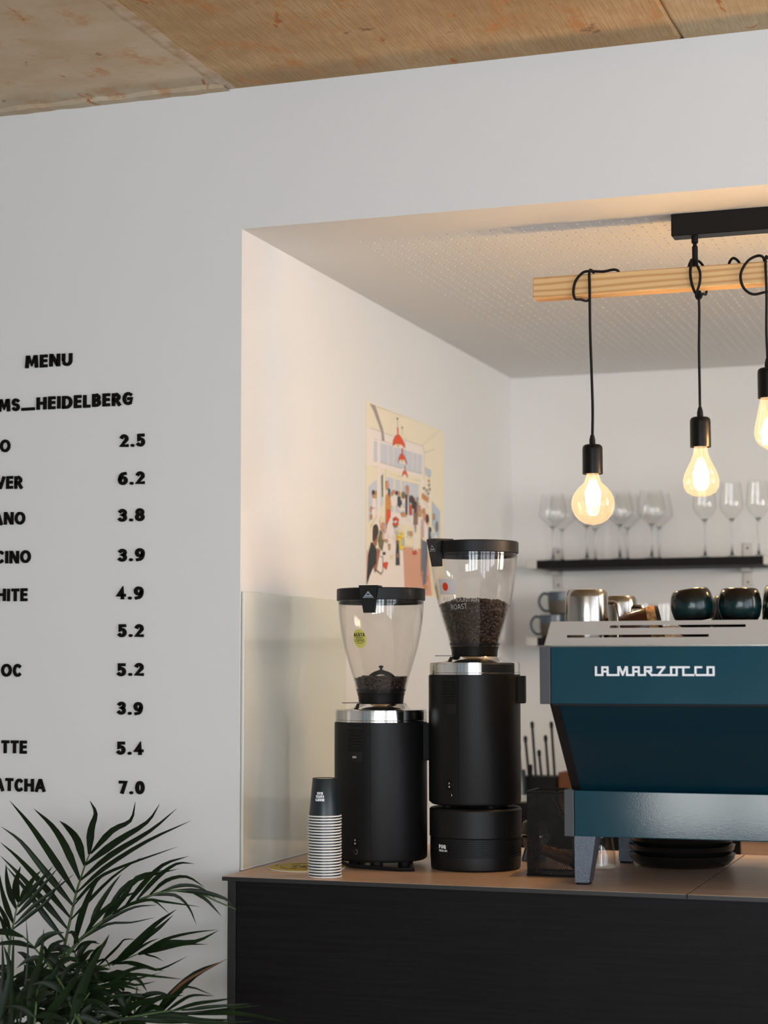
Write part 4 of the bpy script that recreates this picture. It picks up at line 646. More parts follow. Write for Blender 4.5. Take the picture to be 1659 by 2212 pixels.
[[[-0.142,-0.458,0.629],[-0.148,-0.446,0.663],[-0.15,-0.433,0.697],[-0.15,-0.421,0.726],[-0.152,-0.408,0.742]],[[0.0085,[[-0.147,-0.446,0.669],[-0.172,-0.444,0.676],[-0.2,-0.443,0.674],[-0.226,-0.442,0.664]]],[0.0082,[[-0.147,-0.446,0.669],[-0.123,-0.45,0.677],[-0.097,-0.455,0.676],[-0.072,-0.459,0.667]]],[0.0109,[[-0.153,-0.433,0.679],[-0.173,-0.425,0.701],[-0.197,-0.417,0.713],[-0.219,-0.409,0.715]]],[0.0079,[[-0.153,-0.433,0.679],[-0.129,-0.422,0.688],[-0.103,-0.411,0.686],[-0.079,-0.399,0.677]]],[0.0118,[[-0.151,-0.433,0.693],[-0.168,-0.424,0.714],[-0.187,-0.416,0.725],[-0.206,-0.407,0.726]]],[0.0086,[[-0.151,-0.433,0.693],[-0.125,-0.448,0.702],[-0.097,-0.464,0.701],[-0.07,-0.479,0.694]]],[0.0094,[[-0.148,-0.433,0.706],[-0.148,-0.445,0.722],[-0.15,-0.456,0.728],[-0.152,-0.468,0.725]]],[0.0111,[[-0.148,-0.433,0.706],[-0.119,-0.442,0.715],[-0.087,-0.452,0.713],[-0.057,-0.461,0.704]]],[0.0085,[[-0.152,-0.421,0.717],[-0.171,-0.429,0.726],[-0.191,-0.438,0.725],[-0.21,-0.447,0.716]]],[0.0132,[[-0.152,-0.421,0.717],[-0.131,-0.418,0.723],[-0.107,-0.416,0.718],[-0.085,-0.413,0.706]]],[0.0078,[[-0.149,-0.421,0.731],[-0.172,-0.431,0.743],[-0.196,-0.441,0.745],[-0.219,-0.451,0.74]]],[0.0115,[[-0.149,-0.421,0.731],[-0.121,-0.416,0.746],[-0.09,-0.412,0.752],[-0.062,-0.408,0.749]]],[0.0087,[[-0.152,-0.408,0.742],[-0.16,-0.413,0.766],[-0.169,-0.418,0.78],[-0.179,-0.424,0.785]]],[0.0107,[[-0.152,-0.408,0.742],[-0.134,-0.413,0.753],[-0.113,-0.417,0.754],[-0.093,-0.422,0.746]]]]],
[[[-0.184,-0.456,0.626],[-0.182,-0.443,0.662],[-0.159,-0.431,0.701],[-0.127,-0.418,0.733],[-0.103,-0.406,0.752]],[[0.0076,[[-0.178,-0.443,0.669],[-0.175,-0.446,0.696],[-0.175,-0.448,0.713],[-0.176,-0.45,0.72]]],[0.0118,[[-0.178,-0.443,0.669],[-0.15,-0.45,0.671],[-0.12,-0.456,0.663],[-0.092,-0.462,0.649]]],[0.0077,[[-0.176,-0.431,0.681],[-0.185,-0.426,0.706],[-0.196,-0.422,0.72],[-0.208,-0.418,0.724]]],[0.0098,[[-0.176,-0.431,0.681],[-0.143,-0.442,0.686],[-0.109,-0.453,0.681],[-0.076,-0.464,0.67]]],[0.0102,[[-0.164,-0.431,0.696],[-0.163,-0.436,0.71],[-0.165,-0.441,0.714],[-0.168,-0.446,0.71]]],[0.0083,[[-0.164,-0.431,0.696],[-0.141,-0.425,0.702],[-0.117,-0.419,0.697],[-0.094,-0.413,0.686]]],[0.0119,[[-0.149,-0.431,0.711],[-0.158,-0.429,0.721],[-0.17,-0.428,0.72],[-0.182,-0.427,0.712]]],[0.0092,[[-0.149,-0.431,0.711],[-0.135,-0.416,0.72],[-0.118,-0.4,0.718],[-0.103,-0.385,0.709]]],[0.0104,[[-0.139,-0.418,0.724],[-0.161,-0.404,0.738],[-0.186,-0.389,0.742],[-0.21,-0.375,0.737]]],[0.0086,[[-0.139,-0.418,0.724],[-0.097,-0.427,0.735],[-0.054,-0.435,0.738],[-0.014,-0.443,0.732]]],[0.0111,[[-0.119,-0.418,0.739],[-0.124,-0.424,0.76],[-0.132,-0.429,0.77],[-0.14,-0.435,0.772]]],[0.0101,[[-0.119,-0.418,0.739],[-0.095,-0.417,0.755],[-0.068,-0.416,0.761],[-0.044,-0.415,0.759]]],[0.0092,[[-0.103,-0.406,0.752],[-0.087,-0.405,0.758],[-0.068,-0.403,0.755],[-0.05,-0.402,0.744]]]]],
[[[-0.353,-0.459,0.568],[-0.354,-0.446,0.602],[-0.34,-0.434,0.637],[-0.317,-0.421,0.667],[-0.302,-0.409,0.684]],[[0.0122,[[-0.345,-0.446,0.621],[-0.37,-0.433,0.627],[-0.398,-0.42,0.623],[-0.425,-0.407,0.612]]],[0.013,[[-0.345,-0.446,0.621],[-0.312,-0.453,0.643],[-0.277,-0.46,0.655],[-0.244,-0.467,0.657]]],[0.0137,[[-0.336,-0.434,0.641],[-0.337,-0.436,0.663],[-0.34,-0.439,0.675],[-0.344,-0.442,0.678]]],[0.0146,[[-0.336,-0.434,0.641],[-0.301,-0.45,0.665],[-0.263,-0.467,0.679],[-0.227,-0.483,0.683]]],[0.0119,[[-0.322,-0.421,0.662],[-0.341,-0.42,0.683],[-0.362,-0.419,0.692],[-0.383,-0.418,0.693]]],[0.0114,[[-0.322,-0.421,0.662],[-0.31,-0.409,0.673],[-0.296,-0.398,0.674],[-0.282,-0.386,0.667]]],[0.0114,[[-0.302,-0.409,0.684],[-0.316,-0.397,0.707],[-0.332,-0.386,0.719],[-0.349,-0.374,0.721]]],[0.0147,[[-0.302,-0.409,0.684],[-0.266,-0.423,0.692],[-0.228,-0.437,0.69],[-0.193,-0.451,0.681]]]]],
[[[-0.396,-0.326,0.538],[-0.407,-0.314,0.576],[-0.424,-0.301,0.614],[-0.443,-0.289,0.646],[-0.459,-0.276,0.664]],[[0.0146,[[-0.411,-0.314,0.597],[-0.444,-0.305,0.599],[-0.48,-0.296,0.59],[-0.513,-0.287,0.574]]],[0.0144,[[-0.411,-0.314,0.597],[-0.393,-0.319,0.623],[-0.372,-0.325,0.638],[-0.352,-0.331,0.644]]],[0.0083,[[-0.425,-0.301,0.619],[-0.462,-0.306,0.624],[-0.502,-0.312,0.619],[-0.538,-0.317,0.605]]],[0.0117,[[-0.425,-0.301,0.619],[-0.409,-0.309,0.633],[-0.391,-0.316,0.638],[-0.373,-0.323,0.633]]],[0.0125,[[-0.441,-0.289,0.641],[-0.459,-0.286,0.657],[-0.48,-0.283,0.662],[-0.501,-0.28,0.658]]],[0.0117,[[-0.441,-0.289,0.641],[-0.408,-0.301,0.662],[-0.374,-0.314,0.673],[-0.341,-0.327,0.674]]],[0.0087,[[-0.459,-0.276,0.664],[-0.493,-0.271,0.672],[-0.529,-0.267,0.669],[-0.562,-0.262,0.658]]],[0.0089,[[-0.459,-0.276,0.664],[-0.44,-0.29,0.687],[-0.418,-0.305,0.699],[-0.396,-0.319,0.701]]]]],
[[[-0.285,-0.436,0.568],[-0.295,-0.424,0.609],[-0.308,-0.411,0.651],[-0.323,-0.399,0.686],[-0.337,-0.386,0.706]],[[0.0106,[[-0.298,-0.424,0.632],[-0.313,-0.43,0.647],[-0.331,-0.436,0.652],[-0.348,-0.442,0.648]]],[0.0118,[[-0.298,-0.424,0.632],[-0.268,-0.434,0.653],[-0.237,-0.443,0.665],[-0.207,-0.453,0.667]]],[0.0094,[[-0.309,-0.411,0.656],[-0.332,-0.412,0.664],[-0.357,-0.412,0.662],[-0.38,-0.413,0.652]]],[0.0119,[[-0.309,-0.411,0.656],[-0.282,-0.418,0.672],[-0.252,-0.425,0.678],[-0.225,-0.432,0.676]]],[0.0095,[[-0.322,-0.399,0.681],[-0.346,-0.403,0.694],[-0.373,-0.408,0.696],[-0.397,-0.412,0.69]]],[0.0131,[[-0.322,-0.399,0.681],[-0.295,-0.393,0.699],[-0.266,-0.388,0.708],[-0.239,-0.383,0.706]]],[0.0105,[[-0.337,-0.386,0.706],[-0.362,-0.393,0.725],[-0.39,-0.399,0.733],[-0.415,-0.405,0.732]]],[0.0102,[[-0.337,-0.386,0.706],[-0.329,-0.374,0.72],[-0.318,-0.362,0.723],[-0.308,-0.35,0.718]]]]],
[[[-0.193,-0.547,0.596],[-0.2,-0.535,0.638],[-0.205,-0.522,0.679],[-0.209,-0.51,0.714],[-0.214,-0.497,0.734]],[[0.0084,[[-0.199,-0.535,0.66],[-0.223,-0.533,0.662],[-0.249,-0.531,0.655],[-0.273,-0.529,0.641]]],[0.0082,[[-0.199,-0.535,0.66],[-0.187,-0.519,0.662],[-0.173,-0.503,0.654],[-0.16,-0.487,0.64]]],[0.0097,[[-0.205,-0.522,0.684],[-0.226,-0.527,0.699],[-0.249,-0.533,0.704],[-0.27,-0.538,0.701]]],[0.0109,[[-0.205,-0.522,0.684],[-0.177,-0.527,0.691],[-0.147,-0.532,0.689],[-0.118,-0.537,0.679]]],[0.0131,[[-0.21,-0.51,0.709],[-0.23,-0.503,0.719],[-0.253,-0.497,0.719],[-0.275,-0.491,0.711]]],[0.0135,[[-0.21,-0.51,0.709],[-0.188,-0.526,0.728],[-0.165,-0.543,0.737],[-0.142,-0.559,0.738]]],[0.0083,[[-0.214,-0.497,0.734],[-0.22,-0.502,0.748],[-0.229,-0.506,0.752],[-0.238,-0.511,0.747]]],[0.0132,[[-0.214,-0.497,0.734],[-0.193,-0.488,0.753],[-0.169,-0.48,0.763],[-0.147,-0.471,0.763]]]]],
[[[-0.209,-0.47,0.58],[-0.213,-0.458,0.624],[-0.21,-0.445,0.668],[-0.204,-0.433,0.705],[-0.2,-0.42,0.727]],[[0.0088,[[-0.209,-0.458,0.647],[-0.232,-0.45,0.664],[-0.257,-0.443,0.671],[-0.281,-0.436,0.669]]],[0.0084,[[-0.209,-0.458,0.647],[-0.199,-0.445,0.66],[-0.185,-0.432,0.663],[-0.173,-0.42,0.658]]],[0.0113,[[-0.209,-0.445,0.673],[-0.219,-0.443,0.689],[-0.232,-0.44,0.694],[-0.246,-0.438,0.69]]],[0.0142,[[-0.209,-0.445,0.673],[-0.179,-0.441,0.684],[-0.147,-0.437,0.685],[-0.118,-0.433,0.678]]],[0.0142,[[-0.206,-0.433,0.7],[-0.234,-0.419,0.708],[-0.265,-0.404,0.706],[-0.294,-0.39,0.696]]],[0.0089,[[-0.206,-0.433,0.7],[-0.173,-0.44,0.708],[-0.139,-0.447,0.706],[-0.107,-0.454,0.696]]],[0.0148,[[-0.2,-0.42,0.727],[-0.229,-0.426,0.741],[-0.261,-0.431,0.745],[-0.289,-0.437,0.74]]],[0.0111,[[-0.2,-0.42,0.727],[-0.159,-0.436,0.743],[-0.116,-0.451,0.749],[-0.077,-0.467,0.747]]]]],
[[[-0.137,-0.529,0.596],[-0.14,-0.516,0.636],[-0.132,-0.504,0.676],[-0.118,-0.491,0.71],[-0.109,-0.479,0.729]],[[0.0141,[[-0.133,-0.516,0.657],[-0.152,-0.506,0.667],[-0.173,-0.497,0.667],[-0.194,-0.487,0.659]]],[0.011,[[-0.133,-0.516,0.657],[-0.12,-0.5,0.665],[-0.103,-0.485,0.664],[-0.089,-0.469,0.655]]],[0.014,[[-0.129,-0.504,0.681],[-0.146,-0.489,0.701],[-0.165,-0.475,0.711],[-0.184,-0.461,0.712]]],[0.0134,[[-0.129,-0.504,0.681],[-0.113,-0.496,0.684],[-0.094,-0.487,0.678],[-0.076,-0.479,0.665]]],[0.0101,[[-0.121,-0.491,0.705],[-0.14,-0.496,0.718],[-0.16,-0.501,0.722],[-0.179,-0.506,0.717]]],[0.01,[[-0.121,-0.491,0.705],[-0.103,-0.491,0.715],[-0.082,-0.491,0.715],[-0.062,-0.49,0.708]]],[0.0127,[[-0.109,-0.479,0.729],[-0.134,-0.47,0.745],[-0.161,-0.462,0.751],[-0.186,-0.453,0.748]]]]],
[[[-0.177,-0.399,0.568],[-0.175,-0.387,0.61],[-0.154,-0.374,0.653],[-0.122,-0.362,0.69],[-0.1,-0.349,0.712]],[[0.0095,[[-0.163,-0.387,0.633],[-0.182,-0.377,0.644],[-0.203,-0.367,0.646],[-0.224,-0.357,0.639]]],[0.0083,[[-0.163,-0.387,0.633],[-0.13,-0.401,0.652],[-0.095,-0.416,0.661],[-0.062,-0.431,0.661]]],[0.0103,[[-0.149,-0.374,0.658],[-0.177,-0.371,0.676],[-0.208,-0.367,0.684],[-0.236,-0.363,0.683]]],[0.0134,[[-0.149,-0.374,0.658],[-0.119,-0.385,0.662],[-0.087,-0.396,0.656],[-0.057,-0.407,0.644]]],[0.0139,[[-0.128,-0.362,0.685],[-0.136,-0.378,0.699],[-0.146,-0.395,0.703],[-0.154,-0.411,0.699]]],[0.0086,[[-0.128,-0.362,0.685],[-0.097,-0.372,0.7],[-0.063,-0.382,0.706],[-0.031,-0.392,0.703]]],[0.0131,[[-0.1,-0.349,0.712],[-0.114,-0.339,0.723],[-0.13,-0.33,0.723],[-0.146,-0.32,0.716]]]]],
[[[-0.106,-0.495,0.592],[-0.117,-0.483,0.628],[-0.134,-0.47,0.664],[-0.156,-0.458,0.694],[-0.174,-0.445,0.711]],[[0.013,[[-0.121,-0.483,0.648],[-0.154,-0.472,0.655],[-0.189,-0.461,0.652],[-0.222,-0.45,0.641]]],[0.0125,[[-0.121,-0.483,0.648],[-0.108,-0.476,0.67],[-0.092,-0.469,0.682],[-0.078,-0.462,0.685]]],[0.0089,[[-0.136,-0.47,0.669],[-0.151,-0.473,0.679],[-0.168,-0.475,0.679],[-0.184,-0.477,0.672]]],[0.013,[[-0.136,-0.47,0.669],[-0.125,-0.46,0.69],[-0.112,-0.449,0.701],[-0.099,-0.438,0.702]]],[0.0096,[[-0.153,-0.458,0.69],[-0.188,-0.444,0.703],[-0.226,-0.43,0.705],[-0.262,-0.416,0.699]]],[0.0108,[[-0.153,-0.458,0.69],[-0.131,-0.471,0.707],[-0.107,-0.484,0.714],[-0.083,-0.497,0.712]]],[0.0125,[[-0.174,-0.445,0.711],[-0.19,-0.457,0.715],[-0.209,-0.469,0.71],[-0.226,-0.481,0.697]]],[0.0131,[[-0.174,-0.445,0.711],[-0.138,-0.456,0.73],[-0.101,-0.467,0.739],[-0.067,-0.478,0.74]]]]],
[[[-0.148,-0.343,0.558],[-0.147,-0.331,0.598],[-0.128,-0.318,0.638],[-0.101,-0.306,0.673],[-0.082,-0.293,0.693]],[[0.0099,[[-0.136,-0.331,0.619],[-0.145,-0.341,0.637],[-0.155,-0.352,0.645],[-0.165,-0.362,0.643]]],[0.0083,[[-0.136,-0.331,0.619],[-0.116,-0.318,0.632],[-0.093,-0.305,0.634],[-0.072,-0.292,0.627]]],[0.0141,[[-0.125,-0.318,0.643],[-0.139,-0.317,0.659],[-0.156,-0.316,0.665],[-0.173,-0.314,0.661]]],[0.0137,[[-0.125,-0.318,0.643],[-0.088,-0.333,0.648],[-0.05,-0.347,0.642],[-0.015,-0.361,0.63]]],[0.0145,[[-0.107,-0.306,0.668],[-0.119,-0.312,0.68],[-0.134,-0.319,0.683],[-0.149,-0.325,0.676]]]]],
[[[-0.073,-0.441,0.583],[-0.078,-0.429,0.615],[-0.078,-0.416,0.647],[-0.076,-0.404,0.674],[-0.076,-0.391,0.689]],[[0.0134,[[-0.075,-0.429,0.632],[-0.101,-0.421,0.638],[-0.13,-0.413,0.635],[-0.157,-0.406,0.623]]],[0.0121,[[-0.075,-0.429,0.632],[-0.051,-0.43,0.639],[-0.025,-0.431,0.636],[-0.0,-0.432,0.626]]],[0.0083,[[-0.077,-0.416,0.651],[-0.101,-0.415,0.657],[-0.127,-0.414,0.654],[-0.151,-0.413,0.643]]],[0.0093,[[-0.077,-0.416,0.651],[-0.047,-0.428,0.665],[-0.015,-0.441,0.669],[0.015,-0.453,0.666]]],[0.0105,[[-0.077,-0.404,0.67],[-0.098,-0.415,0.681],[-0.12,-0.425,0.682],[-0.14,-0.436,0.675]]],[0.0148,[[-0.077,-0.404,0.67],[-0.056,-0.408,0.691],[-0.032,-0.413,0.702],[-0.009,-0.417,0.703]]],[0.0134,[[-0.076,-0.391,0.689],[-0.09,-0.391,0.713],[-0.107,-0.39,0.727],[-0.123,-0.39,0.731]]],[0.0096,[[-0.076,-0.391,0.689],[-0.068,-0.38,0.703],[-0.058,-0.37,0.708],[-0.048,-0.359,0.704]]]]],
[[[-0.057,-0.393,0.575],[-0.063,-0.38,0.618],[-0.067,-0.368,0.662],[-0.07,-0.355,0.699],[-0.074,-0.343,0.72]],[[0.0115,[[-0.062,-0.38,0.641],[-0.089,-0.386,0.653],[-0.118,-0.392,0.655],[-0.144,-0.398,0.649]]],[0.0126,[[-0.062,-0.38,0.641],[-0.052,-0.376,0.656],[-0.04,-0.372,0.661],[-0.027,-0.368,0.657]]],[0.0144,[[-0.067,-0.368,0.667],[-0.097,-0.371,0.677],[-0.129,-0.375,0.676],[-0.158,-0.378,0.668]]],[0.0147,[[-0.067,-0.368,0.667],[-0.039,-0.379,0.685],[-0.01,-0.39,0.692],[0.018,-0.401,0.691]]],[0.0119,[[-0.071,-0.355,0.694],[-0.085,-0.356,0.705],[-0.101,-0.357,0.705],[-0.117,-0.359,0.698]]],[0.0093,[[-0.071,-0.355,0.694],[-0.048,-0.35,0.707],[-0.023,-0.344,0.711],[0.0,-0.338,0.706]]]]]]

# ------------------------------------------------------------------ the room
ZC, ZN, CT, D = 2.676, 2.35, 0.92, 2.33          # room ceiling, niche ceiling, counter top, niche depth
XL, XR, YB = -3.5, 4.2, -7.0
XN = 3.0                                          # right end of the niche
struct('floor', MB().box(XL - .2, XR + .2, YB - .2, D + .2, -.1, 0), M['floor'])
wf = MB(); wf.box(XL, 0, 0, .12, 0, ZC); wf.box(0, XN, 0, .12, ZN, ZC); wf.box(XN, XR, 0, .12, 0, ZC)
struct('wall_front', wf, M['wall'], fixn=False)
struct('wall_niche_left', MB().box(-.12, 0, .12, D + .12, 0, ZN + .2), M['niche'])
wr = MB(); wr.box(XN, XN + .12, .12, D + .12, 0, 1.2); wr.box(XN, XN + .12, .12, D + .12, 2.24, ZN + .2); wr.box(XN, XN + .12, .12, .2, 1.2, 2.24); wr.box(XN, XN + .12, 1.42, D + .12, 1.2, 2.24)
struct('wall_niche_right', wr, M['niche'], fixn=False)
struct('wall_niche_back', MB().box(0, XN, D, D + .12, 0, ZN + .2), M['niche'])
struct('wall_left', MB().box(XL - .12, XL, YB, .12, 0, ZC), M['wall'])

# niche ceiling: plasterboard with a chequer of large and small round holes
def perforated():
    p, x0, y0 = 0.0257, 0.213 - .0257 / 2, 0.206 - .0257 / 2
    nx, ny = 66, 74; x1, y1 = x0 + nx * p, y0 + ny * p; N = 8; dep = .0125
    V = []; F = []; idx = {}
    def corner(i, j):
        if (i, j) not in idx: idx[(i, j)] = len(V); V.append((x0 + i * p, y0 + j * p, ZN))
        return idx[(i, j)]
    def mid(i, j, ax):
        k = (i, j, ax)
        if k not in idx: idx[k] = len(V); V.append((x0 + (i + (.5 if ax == 0 else 0)) * p, y0 + (j + (.5 if ax == 1 else 0)) * p, ZN))
        return idx[k]
    caps = []
    for i in range(nx):
        for j in range(ny):
            r = .0049 if (i + j) % 2 == 0 else .0029
            cx, cy = x0 + (i + .5) * p, y0 + (j + .5) * p
            o = [mid(i + 1, j, 1), corner(i + 1, j + 1), mid(i, j + 1, 0), corner(i, j + 1), mid(i, j, 1), corner(i, j), mid(i, j, 0), corner(i + 1, j)]
            b = len(V)
            for z in (ZN, ZN + dep):
                for k in range(N): V.append((cx + r * math.cos(k * PI / 4), cy + r * math.sin(k * PI / 4), z))
            for k in range(N):
                k2 = (k + 1) % N
                F.append((o[k], b + k, b + k2, o[k2])); F.append((b + k, b + N + k, b + N + k2, b + k2))
            caps.append(tuple(b + N + k for k in range(N - 1, -1, -1)))
    me = bpy.data.meshes.new('ceiling_niche')
    b = len(V)
    V += [(0, 0.12, ZN), (XN, 0.12, ZN), (XN, D, ZN), (0, D, ZN), (x0, y0, ZN), (x1, y0, ZN), (x1, y1, ZN), (x0, y1, ZN)]
    q = [(b, b + 4, b + 5, b + 1), (b + 1, b + 5, b + 6, b + 2), (b + 2, b + 6, b + 7, b + 3), (b + 3, b + 7, b + 4, b)]
    V += [(0, .12, ZN + .04), (XN, .12, ZN + .04), (XN, D, ZN + .04), (0, D, ZN + .04)]
    top = [(b + 8, b + 9, b + 10, b + 11)]
    me.from_pydata(V, [], F + q + top + caps)
    me.materials.append(M['niche']); me.materials.append(M['fleece'])
    mi = [0] * (len(F) + len(q) + 1) + [1] * len(caps); me.polygons.foreach_set('material_index', mi); me.update()
    o = bpy.data.objects.new('ceiling_niche', me); COL.objects.link(o); return tag(o, kind='structure')
perforated()

# raw concrete ceiling, cast in bays that meet in rough joints
ceil = struct('ceiling', MB().box(XL - .2, XR + .2, YB - .2, .12, ZC + .03, ZC + .2), M['conc_c'])
for x0, x1, mt, dz in ((XL - .2, -.034, 'conc_a', .001), (-.022, .997, 'conc_b', 0), (.999, 2.4, 'conc_c', 0), (2.41, XR + .2, 'conc_b', 0)):
    mb = MB(); n = 60; y0, y1 = YB - .2, .12
    def jag(i, s): return .006 * noise.noise(Vector((i * .9, s * 7.3, 1.7))) + .004 * noise.noise(Vector((i * 2.7, s * 3.1, .3)))
    vs = []; fs = []
    for i in range(n + 1):
        y = y0 + (y1 - y0) * (i / n) ** .6 if False else y0 + (y1 - y0) * i / n
        xa, xb = x0 + jag(i, x0), x1 + jag(i, x1)
        vs += [(xa - .004, y, ZC + .03), (xa, y, ZC + dz + .004), (xa + .006, y, ZC + dz), (xb - .006, y, ZC + dz), (xb, y, ZC + dz + .004), (xb + .004, y, ZC + .03)]
    for i in range(n):
        for k in range(5): fs.append((i * 6 + k, i * 6 + 6 + k, i * 6 + 7 + k, i * 6 + k + 1))
    mb.add(vs, fs); mb.build('ceiling_bay', M[mt], ceil)
# mortar rib along the joint and the rough ledge where the slab meets the wall
rib = MB(); vs = []; fs = []
for i in range(90):
    y = -4.6 + i * 4.6 / 89; c = -.028 + .006 * noise.noise(Vector((i * .5, 2, 0))); w = .040 + .022 * noise.noise(Vector((i * .8, 5, 1)))
    h = .0006 + .0008 * noise.noise(Vector((i * 1.3, 9, 4)))
    vs += [(c - w, y, ZC + .003), (c - w * .3, y, ZC - h), (c + w * .25, y, ZC - h * .6), (c + w, y, ZC + .003)]
for i in range(89):
    for k in range(3): fs.append((i * 4 + k, i * 4 + 4 + k, i * 4 + 5 + k, i * 4 + 1 + k))
M['mortar'] = mat('joint_mortar', (190, 172, 150), .9, noise_col=((172, 146, 116), 22, (1, 1, 1), .4, .65), bump=(90, .25, .003, (1, 1, 1)))
rib.add(vs, fs).build('joint_mortar', M['mortar'], ceil)
ld = MB(); vs = []; fs = []
for i in range(120):
    x = XL + i * (XL * -1 - .03) / 119; w = .046 + .012 * noise.noise(Vector((i * .35, 3, 2))); h = .006 + .003 * noise.noise(Vector((i * .6, 8, 2)))
    vs += [(x, -w, ZC + .002), (x, -w + .012, ZC - h), (x, .01, ZC - h * .7)]
for i in range(119):
    for k in range(2): fs.append((i * 3 + k, i * 3 + 3 + k, i * 3 + 4 + k, i * 3 + 1 + k))
ld.add(vs, fs).build('wall_ledge', M['conc_a'], ceil)

# window walls behind the camera and on the right (they light the room and show in the polished steel)
def window_wall(nm, along, x0, x1, wins, z0, z1, fix):
    mb = MB()
    def bx(a, b, za, zb, t=.12):
        if along == 'x': mb.box(a, b, fix - t, fix, za, zb)
        else: mb.box(fix, fix + t, a, b, za, zb)
    bx(x0, x1, 0, z0); bx(x0, x1, z1, ZC)
    e = x0
    for a, b in wins: bx(e, a, z0, z1); e = b
    bx(e, x1, z0, z1)
    struct(nm, mb, M['wall'], fixn=False)
bw = [(-3.2, -2.3), (-2.1, -1.2), (-.5, .62), (.8, 1.6), (1.8, 2.8), (3.0, 4.0)]
sw = [(-5.5 + i * 1.2, -4.5 + i * 1.2) for i in range(4)]
window_wall('wall_back', 'x', XL, XR, bw, .35, 2.5, YB)
window_wall('wall_right', 'y', YB, .12, sw, .35, 2.5, XR)
M['frame'] = mat('dark_window_frame', (38, 38, 40), .45)
M['pane'] = clear('window_pane', (.97, .99, .98), 1.45, .01)
wn = 0
for along, ws, fix in (('x', bw, YB), ('y', sw, XR)):
    for a, b in ws:
        wn += 1; fr = MB(); t = .05
        def bx(p, q, za, zb):
            if along == 'x': fr.box(p, q, fix - .09, fix - .03, za, zb)
            else: fr.box(fix + .03, fix + .09, p, q, za, zb)
        bx(a, a + t, .35, 2.5); bx(b - t, b, .35, 2.5); bx(a, b, .35, .4); bx(a, b, 2.45, 2.5); [bx(a + (b - a) * q - .02, a + (b - a) * q + .02, .4, 2.45) for q in ((.3, .5, .78) if along == 'x' and a > .7 else (.5,))]; bx(a, b, 1.9, 1.94)
        w = struct('window_%d' % wn, fr, M['frame'], fixn=False)
        pn = MB()
        if along == 'x': pn.box(a, b, fix - .118, fix - .112, .36, 2.49)
        else: pn.box(fix + .112, fix + .118, a, b, .36, 2.49)
        pn.build('pane', M['pane'], w)
fr = MB(); fr.box(XN + .03, XN + .09, .2, 1.42, 1.2, 1.25); fr.box(XN + .03, XN + .09, .2, 1.42, 2.19, 2.24)
for a in (.2, .79, 1.37): fr.box(XN + .03, XN + .09, a, a + .05, 1.25, 2.19)
w = struct('window_%d' % (wn + 1), fr, M['frame'], fixn=False); MB().box(XN + .06, XN + .066, .25, 1.37, 1.25, 2.19).build('pane', M['pane'], w)

# ------------------------------------------------------------------ counter
ctr = thing('bar_counter', 'black stained bar counter front below the brown worktop', 'counter', (0, 0, 0))
MB().box(.042, 2.6, -.108, -.09, 0, .911).build('front_panel', M['black_wood'], ctr)
MB().box(.021, .040, -.108, .6, 0, .911).build('side_panel', M['ply_edge'], ctr)
MB().box(2.6, 2.62, -.108, .6, 0, .911).build('side_panel', M['black_wood'], ctr)
MB().box(.04, 2.6, .58, .6, .08, .911).build('back_panel', M['black_wood'], ctr)
wt = thing('worktop', 'thin brown worktop with a black edge on the bar counter', 'worktop', (0, 0, .911))
for a, b in ((.012, 1.0035), (1.0055, 2.64)):
    s = MB().box(a, b, -.118, .679, 0, .0085).build('slab', M['worktop_edge'], wt)
    MB().box(a + .0005, b - .0005, -.1175, .6785, .0085, .009).build('surface', M['worktop'], s)

# glass splash panel on the niche wall
gp = thing('glass_splash_panel', 'pale green glass splash panel on the left niche wall', 'glass panel', (0, 0, CT))
MB().rbox(.0015, .0075, .004, .661, .0015, .612, .001, 1).build('pane', M['glass_panel'], gp)
MB().box(.0015, .0085, .003, .655, .0002, .003).build('silicone_joint', M['paper_white'], gp)

# ------------------------------------------------------------------ wall lettering
def letters(name, label, s, xr, z0, cap, width=None, xl=None, wsc=1.0, jit=.0006):
    hw = .112; gap = .13
    wn_ = text_width(s, hw, gap, wsc)
    if width is None: sx = cap
    else: sx = width / wn_
    x0 = xr - wn_ * sx if xl is None else xl
    t = thing(name, label, 'lettering', (x0, 0, z0)); u = 0
    for ch in s:
        if ch == ' ': u += .35 + gap; continue
        jz = random.uniform(-jit, jit)
        w, g = glyph_mb(ch, hw, lambda a, b, d, u=u, jz=jz: ((a + u) * sx, -.0005 - .0045 * d, b * cap + jz), wsc)
        o = g.build('letter', M['ink'], t); u += w + gap
    return t
letters('menu_heading', 'black raised letters reading MENU at the top of the wall menu', 'MENU', -.425, 2.061, .030, .123)
letters('menu_line', 'long black raised line with an underscore, just below the menu heading', 'MS_HEIDELBERG', -.268, 1.9615, .030, .351)
prices = [('2.5', 1.865, -.300, -.236, 'black price 2.5, topmost of the price column on the wall'),
 ('6.2', 1.779, -.303, -.236, 'black price 6.2 on the wall menu, second from the top'),
 ('3.8', 1.695, -.302, -.236, 'black price 3.8 on the wall menu, third from the top'),
 ('3.9', 1.604, -.301, -.235, 'black price 3.9 on the wall menu, upper of the two like it'),
 ('4.9', 1.517, -.305, -.237, 'black price 4.9 in the middle of the wall price column'),
 ('5.2', 1.432, -.300, -.235, 'black price 5.2 on the wall menu, just below the price 4.9'),
 ('5.2', 1.344, -.301, -.234, 'black price 5.2 on the wall menu, just above the lower 3.9'),
 ('3.9', 1.257, -.299, -.236, 'black price 3.9 on the wall menu, lower of the two like it'),
 ('5.4', 1.168, -.300, -.233, 'black price 5.4, second from the bottom of the wall price column'),
 ('7.0', 1.080, -.294, -.230, 'black price 7.0, lowest in the wall price column above the palm')]
for s, z, xa, xb, lab in prices: letters('menu_price', lab, s, xb, z, .0295, xb - xa)
